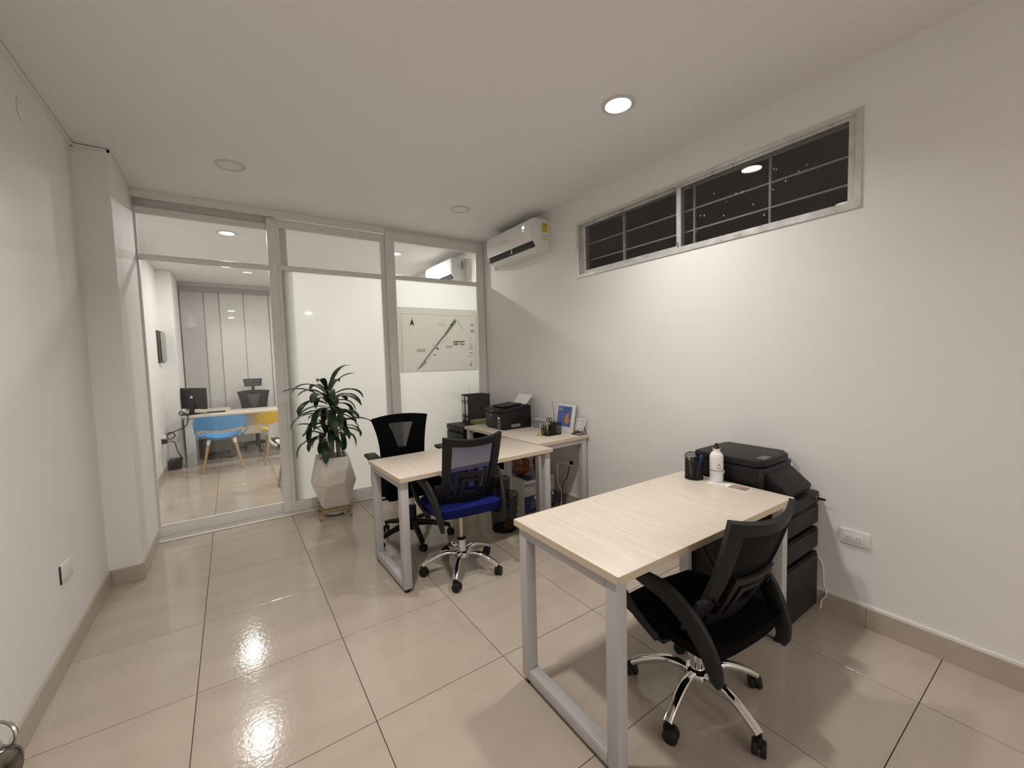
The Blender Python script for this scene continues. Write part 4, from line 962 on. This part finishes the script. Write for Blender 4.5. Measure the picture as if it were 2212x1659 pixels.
# diffuser jar
ja = thing('glass_jar', 'tiny glass oil jar on the side desk before the organizer', 'jar', (2.225, 2.845, 0.72), 0)
MB().lathe([(0.0, 0.0), (0.017, 0.0), (0.018, 0.004), (0.018, 0.026), (0.010, 0.033), (0.009, 0.038), (0.0, 0.038)], 20).obj('body', OIL, ja)
MB().lathe([(0.0, 0.036), (0.011, 0.036), (0.011, 0.052), (0.0, 0.052)], 16).obj('cap', pbr('cork', (0.46, 0.40, 0.22, 1), 0.6), ja)
MB().cyl((0.004, 0, 0.05), (0.016, 0.003, 0.115), 0.0018, n=6).obj('reed', WHITEP, ja)
# framed print leaning on the wall
pf = thing('picture_frame', 'white framed blue print with orange shape leaning by the wall', 'picture', (2.492, 2.725, 0.72), 0)
LM = Matrix.Translation((0, 0, 0)) @ Matrix.Rotation(R(11), 4, 'Y')
fm = LM @ frame_mx((0, 0.235, 0), (0, -1, 0), (0, 0, 1))
MB().box((0, 0, -0.016), (0.235, 0.262, 0.0), M=fm, bev=0.002).obj('frame', WHITEP, pf, smooth=0)
q = quads('picture', [(0.018, 0.055, 0.205, 0.240)], BLUEPIC, pf, fm)
polyp('orange_shape', [[(0.125, 0.095), (0.150, 0.080), (0.178, 0.092), (0.196, 0.118), (0.178, 0.128), (0.168, 0.140), (0.172, 0.185), (0.135, 0.165), (0.120, 0.130)]], ORANGE, pf, fm, 0.0006, 0.001)
quads('small_caption', [(0.030, 0.2200, 0.042, 0.2245), (0.046, 0.2200, 0.062, 0.2245)], WHITEP, pf, fm, 0.0006, 0.001)
quads('bold_caption', [(0.028, 0.2035, 0.048, 0.2105), (0.052, 0.2035, 0.080, 0.2105)], WHITEP, pf, fm, 0.0006, 0.001)
MB().box((0.02, 0.0, -0.024), (0.235, 0.255, -0.018), M=fm).obj('backing', GREYP, pf, smooth=0)
# wire easel with card
es = thing('card_holder', 'black wire stand holding a patterned white card by the wall', 'card holder', (2.545, 2.665, 0.72), 0)
MB().tube([(-0.055, 0.055, 0.004), (-0.055, -0.045, 0.004), (0.03, -0.045, 0.004), (0.0, -0.045, 0.085), (-0.02, -0.045, 0.03)], 0.0042, 8).obj('wire', BLK, es)
MB().tube([(-0.055, 0.055, 0.004), (0.03, 0.055, 0.004), (0.0, 0.055, 0.085), (-0.02, 0.055, 0.03)], 0.0042, 8).obj('wire', BLK, es)
cm = Matrix.Translation((-0.028, 0.055, 0.010)) @ Matrix.Rotation(R(18), 4, 'Y') @ frame_mx((0, 0, 0), (0, -1, 0), (0, 0, 1))
cd = MB().box((0, 0.025, -0.004), (0.11, 0.135, 0.0), M=cm, bev=0.001, seg=1).obj('card', WHITEP, es, smooth=0)
polyp('card_pattern', [stroke(a, b, 0.003) for q in (0.012, 0.026) for a, b in (((q, 0.025 + q), (0.11 - q, 0.025 + q)), ((0.11 - q, 0.025 + q), (0.11 - q, 0.135 - q)), ((0.11 - q, 0.135 - q), (q, 0.135 - q)), ((q, 0.135 - q), (q, 0.025 + q)))] + [stroke((0.045, 0.085), (0.055, 0.072), 0.004), stroke((0.055, 0.072), (0.068, 0.088), 0.004)], DARKP, cd, cm)
# waste bins
def bin_(label, loc, r0, r1, h, tilt=0):
    root = thing('waste_bin', label, 'bin', loc, 0, 'black wire mesh bins')
    if tilt: root.rotation_euler = (R(tilt), R(tilt * 0.6), 0)
    n = 32; t = bmesh.new()
    A = [t.verts.new((r0 * math.cos(2 * math.pi * j / n), r0 * math.sin(2 * math.pi * j / n), 0.01)) for j in range(n)]
    B = [t.verts.new((r1 * math.cos(2 * math.pi * j / n), r1 * math.sin(2 * math.pi * j / n), h)) for j in range(n)]
    for j in range(n): t.faces.new((A[j], A[(j + 1) % n], B[(j + 1) % n], B[j]))
    m = MB(); m._in(t); m.obj('mesh_wall', WIREM, root, smooth=60)
    MB().tube([(r1 * math.cos(2 * math.pi * j / n), r1 * math.sin(2 * math.pi * j / n), h) for j in range(n)], 0.0035, 6, closed=True).obj('rim', BLK, root)
    MB().lathe([(0.0, 0.0), (r0 + 0.003, 0.0), (r0 + 0.004, 0.018), (r0 - 0.002, 0.018), (r0 - 0.004, 0.006), (0.0, 0.006)], n).obj('base', BLK, root)
    return root
bin_('larger black mesh waste bin standing on the floor under the desk', (1.805, 2.815, 0), 0.098, 0.122, 0.29)
bin_('smaller black mesh bin nested inside the larger bin', (1.775, 2.83, 0.175), 0.080, 0.092, 0.25)
oc = MB().box((-0.05, -0.03, 0), (0.05, 0.03, 0.035), bev=0.003, M=Matrix.Translation((1.835, 2.775, 0.019)) @ Matrix.Rotation(R(25), 4, 'Z')).obj('orange_card', ORNG, smooth=0)
tag(oc, 'crumpled orange card at the bottom of the mesh bin', 'litter')
# cartons under the side desk
def carton(label, lo, hi, front_print=True, blue_top=True):
    W_, D_, H_ = hi[0] - lo[0], hi[1] - lo[1], hi[2] - lo[2]
    root = thing('carton', label, 'box', lo, 0, 'printed printer cartons')
    MB().box((0, 0, 0), (W_, D_, H_), bev=0.001, seg=1).obj('body', CARTON, root, smooth=0)
    FMx = frame_mx((0, -0.0007, 0), (1, 0, 0), (0, 0, 1)); SM = frame_mx((-0.0007, D_, 0), (0, -1, 0), (0, 0, 1)); TM = Matrix.Translation((0, 0, H_))
    if blue_top: quads('top_print', [(W_ * 0.30, 0.004, W_ - 0.003, D_ - 0.004)], NAVY, root, TM); quads('top_lettering', [(W_ * 0.45, D_ * 0.55, W_ * 0.55, D_ * 0.8), (W_ * 0.78, 0.02, W_ * 0.9, 0.05)], PAPER, root, TM, 0.0006, 0.001)
    quads('front_blue', [(0.0, 0.0, W_, H_ * 0.52)], NAVY, root, FMx)
    text('EPSON', W_ * 0.27, NAVY, 'lettering', root, FMx @ Matrix.Translation((W_ * 0.45, H_ * 0.85, 0.0004)), bold=0.0006)
    quads('front_marks', [(W_ * 0.08, H_ * 0.765, W_ * 0.88, H_ * 0.772), (W_ * 0.12, H_ * 0.58, W_ * 0.22, H_ * 0.62), (W_ * 0.26, H_ * 0.58, W_ * 0.36, H_ * 0.62), (W_ * 0.42, H_ * 0.59, W_ * 0.6, H_ * 0.60), (W_ * 0.7, H_ * 0.59, W_ * 0.9, H_ * 0.60)], GREYP, root, FMx)
    quads('printer_picture', [(W_ * 0.15, H_ * 0.34, W_ * 0.56, H_ * 0.46)], DARKP, root, FMx, 0.0006, 0.001)
    quads('bottle_picture', [(W_ * 0.76, H_ * 0.36, W_ * 0.92, H_ * 0.49)], PAPER, root, FMx, 0.0006, 0.001)
    quads('front_lines', [(W_ * 0.5, H_ * (0.12 + 0.06 * k), W_ * (0.9 - 0.05 * (k % 2)), H_ * (0.135 + 0.06 * k)) for k in range(4)], LGREYP, root, FMx, 0.0006, 0.001)
    quads('side_marks', [(D_ * 0.30, H_ * 0.84, D_ * 0.86, H_ * 0.875), (D_ * 0.40, H_ * 0.60, D_ * 0.75, H_ * 0.61), (D_ * 0.35, H_ * 0.50, D_ * 0.45, H_ * 0.56), (D_ * 0.50, H_ * 0.50, D_ * 0.85, H_ * 0.515), (D_ * 0.35, H_ * 0.28, D_ * 0.85, H_ * 0.42)], LGREYP, root, SM)
    quads('side_dark', [(D_ * 0.50, H_ * 0.18, D_ * 0.85, H_ * 0.20), (D_ * 0.40, H_ * 0.66, D_ * 0.48, H_ * 0.70)], DARKP, root, SM)
    return root
carton('white and blue printer carton standing between desk legs and bin', (2.128, 2.968, 0), (2.278, 3.36, 0.292))
carton('white printer carton half hidden behind the waste bins', (1.955, 3.25, 0), (2.105, 3.50, 0.345), blue_top=False)
carton('white printer carton near the wall beside the white cable', (2.335, 2.972, 0), (2.487, 3.30, 0.295), blue_top=False)
def crumple(name, label, c, s, mat, seed):
    random.seed(seed); t = bmesh.new(); bmesh.ops.create_icosphere(t, subdivisions=3, radius=1.0)
    ph = [random.uniform(0, 6) for _ in range(6)]
    for v in t.verts:
        d = v.co; k = 1 + 0.16 * math.sin(5 * d.x + ph[0]) * math.sin(6 * d.y + ph[1]) + 0.12 * math.sin(9 * d.z + ph[2]) + random.uniform(-0.08, 0.08)
        v.co = Vector((c[0] + s[0] * d.x * k, c[1] + s[1] * d.y * k, max(c[2] - s[2] * 0.95, c[2] + s[2] * d.z * k)))
    m = MB(); m._in(t); return tag(m.obj(name, mat, smooth=20), label, 'bag')
crumple('plastic_bag', 'crumpled orange plastic bag on top of the blue carton', (2.222, 3.14, 0.398), (0.055, 0.10, 0.105), BAG, 5)
crumple('plastic_bag', 'crumpled red plastic bag on the carton near the wall', (2.41, 3.10, 0.40), (0.05, 0.07, 0.105), BAGR, 9)
# cables
tag(MB().tube(spline([(2.565, 2.87, 0.40), (2.52, 2.90, 0.42), (2.49, 2.93, 0.38), (2.495, 2.93, 0.27), (2.50, 2.93, 0.20), (2.53, 2.92, 0.14), (2.51, 2.90, 0.06), (2.49, 2.88, 0.006), (2.45, 2.80, 0.006)], 6), 0.005, 8).obj('power_cable', WHITEP), 'white power cable hanging from the wall under the side desk', 'cable')
tag(MB().tube(spline([(2.58, 2.85, 0.42), (2.555, 2.84, 0.36), (2.545, 2.86, 0.27), (2.535, 2.90, 0.22), (2.56, 2.95, 0.05), (2.57, 3.0, 0.006)], 6), 0.004, 8).obj('power_cable', BLK), 'black power cable hanging beside the white one', 'cable')
pa = thing('power_plug', 'white plug adapter with black plug under the side desk', 'plug', (2.592, 2.85, 0.415), 0)
MB().box((-0.045, -0.02, -0.02), (-0.0, 0.035, 0.03), bev=0.004).obj('adapter', WHITEP, pa); MB().box((-0.04, -0.045, -0.005), (-0.008, -0.02, 0.025), bev=0.005).obj('black_plug', BLK, pa)
tag(MB().tube(spline([(2.30, 3.62, 0.68), (2.305, 3.60, 0.50), (2.31, 3.58, 0.34), (2.26, 3.55, 0.30), (2.18, 3.50, 0.295)], 6), 0.004, 8).obj('printer_cable', BLK), 'black cable dropping behind the printer carton', 'cable')
tag(MB().tube(spline([(2.5855, 0.95, 0.29), (2.5855, 0.878, 0.29), (2.583, 0.848, 0.25), (2.575, 0.838, 0.16), (2.572, 0.825, 0.10), (2.575, 0.845, 0.06), (2.56, 0.845, 0.015)], 6), 0.0035, 6).obj('white_cable', WHITEP), 'thin white cable coiled between the near pedestal and wall', 'cable')

# ================================================================== FAR OFFICE
# L-shaped desk
fd = thing('office_desk', 'light wood L-shaped desk in the far office', 'desk', (-0.60, 7.30, 0), 0)
MB().box((0, 0, 0.690), (1.55, 0.62, 0.72), bev=0.002).obj('tabletop', WOOD, fd)
MB().box((0, 0.622, 0.690), (0.56, 1.22, 0.72), bev=0.002).obj('return_top', WOOD, fd)
LEGW = pbr('pale_grey_leg', (0.62, 0.64, 0.66, 1), 0.4)
for (x, y) in ((0.02, 0.02), (0.02, 0.55), (1.42, 0.02), (1.42, 0.55)): MB().box((x, y, 0.0), (x + 0.11, y + 0.05, 0.690), bev=0.003).obj('leg', LEGW, fd)
MB().box((0.13, 0.20, 0.36), (1.42, 0.218, 0.690)).obj('modesty_panel', WOOD, fd, smooth=0)
MB().box((0.04, 1.14, 0.0), (0.15, 1.19, 0.690), bev=0.003).obj('leg', LEGW, fd)
ped = thing('under_desk_cabinet', 'grey metal cabinet under the far office desk', 'cabinet', (-0.42, 7.98, 0), 0)
MB().box((0, 0, 0.06), (0.36, 0.40, 0.58), bev=0.004).obj('body', pbr('mid_grey', (0.28, 0.275, 0.27, 1), 0.5), ped, smooth=0)
for x in (0.03, 0.31):
    for y in (0.03, 0.34): MB().cyl((x + 0.01, y, 0), (x + 0.01, y, 0.06), 0.02, n=12).obj('caster', BLK, ped)
cb = MB()
for k in range(3): cb.tube(spline([(-0.42 + 0.03 * k, 7.72, 0.010), (-0.30, 7.66 + 0.05 * k, 0.02 + 0.03 * k), (-0.10, 7.70 - 0.03 * k, 0.015), (0.0, 7.74, 0.010)], 6), 0.010, 6)
tag(cb.obj('cable_bundle', BLK), 'black cable bundle on the floor under the far desk', 'cable')
# monitor seen from behind
mo = thing('monitor', 'black computer monitor seen from behind on the far desk', 'monitor', (-0.48, 7.645, 0.72), -50)
MB().box((-0.25, -0.018, 0.075), (0.25, 0.018, 0.385), bev=0.006).obj('screen_housing', SCREENB, mo)
MB().box((-0.045, -0.05, 0.0), (0.045, -0.028, 0.23), bev=0.006, M=Matrix.Rotation(R(-6), 4, 'X')).obj('stand_neck', BLK, mo)
MB().box((-0.13, -0.10, 0.0), (0.13, 0.08, 0.012), bev=0.004).obj('stand_foot', BLK, mo)
MB().cyl((-0.01, -0.0185, 0.245), (-0.01, -0.021, 0.245), 0.026, n=18).obj('logo', WHITEP, mo)
tag(MB().box((-0.40, 7.42, 0.72), (-0.28, 7.48, 0.735), bev=0.004).obj('desk_phone', GREYP), 'small grey device beside the monitor foot', 'device')
kb = thing('keyboard', 'dark keyboard lying behind the monitor on the far desk', 'keyboard', (-0.22, 7.62, 0.72), 0)
MB().box((-0.12, -0.04, 0), (0.12, 0.04, 0.014), bev=0.003).obj('base', BLK, kb)
for r_ in range(3):
    MB().box((-0.11, -0.033 + 0.024 * r_, 0.014), (0.11, -0.015 + 0.024 * r_, 0.018)).obj('key_row', BLK2, kb, smooth=0)
# shell chairs
def shell_chair(label, loc, rz, mat, k=1.0):
    root = thing('shell_chair', label, 'chair', (loc[0], loc[1], 0), rz, 'plastic shell chairs with beech legs')
    # seat bowl (front = +y)
    def bowl(u, v):
        a = v * 2 * math.pi; r = u
        rx, ry = 0.235, 0.225
        z = 0.412 + 0.055 * r ** 3 + 0.05 * (abs(math.cos(a)) ** 3) * r ** 4
        return (rx * r * math.cos(a), ry * r * math.sin(a), z)
    MB().slab(bowl, lin(0.02, 1.0, 8), lin(0, 1, 33), 0.010).obj('seat', mat, root, smooth=70)
    # wrap-around back band, open below
    def band(u, v):     # u -1..1 round the back, v 0..1 up
        ang = -math.pi / 2 + u * R(118); t = abs(u)
        rx, ry = 0.300 - 0.03 * max(0, t - 0.75) * 4 * 0.3, 0.270
        zt = 0.755 - 0.20 * max(0.0, t - 0.30) ** 1.6 * 1.6; zb = 0.560 + 0.06 * t - 0.20 * max(0.0, t - 0.55) ** 1.2
        zb = min(zb, zt - 0.045); z = zb + (zt - zb) * v
        fl_ = 1.0 + 0.07 * (v - 0.5) * (1 - t)
        return (rx * fl_ * math.cos(ang), ry * fl_ * math.sin(ang), z)
    MB().slab(band, lin(-1, 1, 33), lin(0, 1, 6), 0.010).obj('backrest', mat, root, smooth=70)
    for s_ in (-1, 1):
        e = band(s_ * 1.0, 0.5); e0 = band(s_ * 0.93, 0.4)
        def arm(u, v, s_=s_, e=e):
            p0 = Vector((s_ * 0.285, 0.10 - 0.09 * v, 0.595 - 0.02 * v)); p3 = Vector((s_ * 0.215, 0.10 - 0.16 * v, 0.445)); p1 = Vector((s_ * 0.315, 0.12 - 0.10 * v, 0.54)); p2 = Vector((s_ * 0.29, 0.13 - 0.15 * v, 0.46))
            b = 1 - u; return tuple(p0 * b ** 3 + p1 * 3 * b * b * u + p2 * 3 * b * u * u + p3 * u ** 3)
        MB().slab(arm, lin(0, 1, 8), lin(0, 1, 5), 0.010).obj('arm', mat, root, smooth=70)
    for sx in (-1, 1):
        for sy in (-1, 1):
            MB().cyl((sx * 0.225, sy * 0.215, 0.0), (sx * 0.150, sy * 0.140, 0.375), 0.011, 0.017, n=14).obj('leg', BEECH, root)
            MB().cyl((sx * 0.152, sy * 0.142, 0.365), (sx * 0.138, sy * 0.128, 0.425), 0.019, 0.024, n=14).obj('leg_socket', WHITEP, root)
    return root
shell_chair('sky blue plastic shell chair facing the far office desk', (-0.155, 6.905), 0, SKYB)
shell_chair('yellow plastic shell chair partly hidden by the partition post', (0.555, 6.94), 0, YELP)
shell_chair('white plastic shell chair half hidden behind the partition post', (0.625, 5.60), -6, WHITEP)
# blinds
bl = thing('panel_blinds', 'grey fabric panel blinds covering the far window', 'blinds', (-0.63, 8.60, 0), 0)
MB().box((0, -0.02, 2.655), (3.20, 0.06, 2.735), bev=0.003, seg=1).obj('cassette', GREYW, bl, smooth=0)
xs = [0.005, 0.318, 0.533, 0.878, 1.26, 1.70, 2.15, 2.60, 3.18]
for i in range(len(xs) - 1):
    y = 0.03 if i % 2 else 0.012
    pnl = MB().box((xs[i] + 0.004, y, 0.07), (xs[i + 1] - 0.004, y + 0.004, 2.655)).obj('blind_panel', BLINDS[i % 7], bl, smooth=0)
MB().box((0.0, 0.045, 0.07), (3.19, 0.05, 2.655)).obj('dark_backing', GREYP, bl, smooth=0)
# wall-mounted screen and power gear on the far left wall
tv = thing('wall_screen', 'thin dark screen on a bracket on the far left wall', 'screen', (XLF, 7.42, 1.70), 0)
MB().box((0.012, -0.14, -0.22), (0.034, 0.14, 0.22), bev=0.004, M=Matrix.Rotation(R(-6), 4, 'Z')).obj('housing', SCREENB, tv)
MB().box((0.036, -0.06, -0.20), (0.060, 0.13, 0.20), bev=0.004, M=Matrix.Rotation(R(-6), 4, 'Z')).obj('mount_plate', SATIN, tv)
MB().box((0.0, -0.06, -0.10), (0.014, 0.06, 0.10)).obj('wall_bracket', BLK2, tv, smooth=0)
ps = thing('power_socket', 'white wall socket with black adapter in the far office', 'socket', (XLF, 7.03, 0.50), 0)
MB().box((0, -0.06, -0.02), (0.05, 0.07, 0.02), bev=0.004).obj('socket_box', WHITEP, ps); MB().box((0.0, -0.05, -0.085), (0.055, 0.035, -0.03), bev=0.01).obj('black_adapter', BLK, ps)
tag(MB().tube(spline([(-0.76, 7.02, 0.53), (-0.70, 7.00, 0.56), (-0.66, 7.0, 0.51), (-0.72, 7.0, 0.47), (-0.74, 7.02, 0.52), (-0.66, 7.08, 0.56), (-0.56, 7.20, 0.60), (-0.53, 7.25, 0.72), (-0.60, 7.27, 0.80), (-0.62, 7.28, 0.76), (-0.54, 7.29, 0.735), (-0.48, 7.45, 0.74)], 8), 0.007, 6).obj('coiled_cable', BLK), 'black looping cable from the socket up to the far desk', 'cable')
tag(MB().tube(spline([(-0.76, 7.02, 0.44), (-0.68, 7.05, 0.42), (-0.66, 7.15, 0.28), (-0.64, 7.22, 0.20), (-0.62, 7.27, 0.14)], 6), 0.006, 6).obj('adapter_cable', BLK), 'black cable running from the adapter to the power unit', 'cable')
up = thing('power_unit', 'black power backup unit on the floor beside the far desk', 'power unit', (-0.735, 7.33, 0), 0)
MB().box((-0.05, -0.06, 0), (0.085, 0.20, 0.125), bev=0.012).obj('housing', BLK, up); MB().box((-0.03, -0.03, 0.125), (0.05, 0.10, 0.129)).obj('top_vent', BLK2, up, smooth=0)
# plant behind the frosted panel
dracaena('blurred leafy plant standing close behind the frosted panel', (2.30, 4.80), 0, True, 23, [(0.0, 0.0, 1.02, 0.022, 0.42, 0.25, 20)], 0.4)
# ================================================================== open door by the viewer with knob and key ring
dr = struct('door_4', 'open white door leaf beside the viewer with metal knob', 'door')
hx, hy = -0.715, 0.20
dirv = Vector((-0.283 - hx, 0.742 - hy, 0)); Ld = dirv.length; ang = math.atan2(dirv.y, dirv.x)
DMX = Matrix.Translation((hx, hy, 0)) @ Matrix.Rotation(ang, 4, 'Z')
MB().box((0, -0.018, 0.01), (Ld, 0.018, 2.05), bev=0.003, seg=1, M=DMX).obj('leaf', WHITEP, dr, smooth=0)
kn = MB(); KM = DMX @ Matrix.Translation((Ld - 0.035, -0.018, 0.985)) @ Matrix.Rotation(R(90), 4, 'X')
kn.lathe([(0.0, 0.0), (0.028, 0.0), (0.028, 0.006), (0.012, 0.010), (0.011, 0.030), (0.020, 0.040), (0.027, 0.055), (0.027, 0.072), (0.022, 0.078), (0.0, 0.080)], 28, M=KM)
kno = kn.obj('knob', pbr('dark_nickel', (0.22, 0.20, 0.17, 1), 0.22, metal=1.0), dr, smooth=50)
pts = [KM @ Vector((0.014, 0.024 + 0.014 * math.cos(a) + 0.012, 0.070 + 0.014 * math.sin(a))) for a in [2 * math.pi * i / 20 for i in range(20)]]
MB().tube(pts, 0.002, 6, closed=True).obj('key_ring', SATIN, kno)
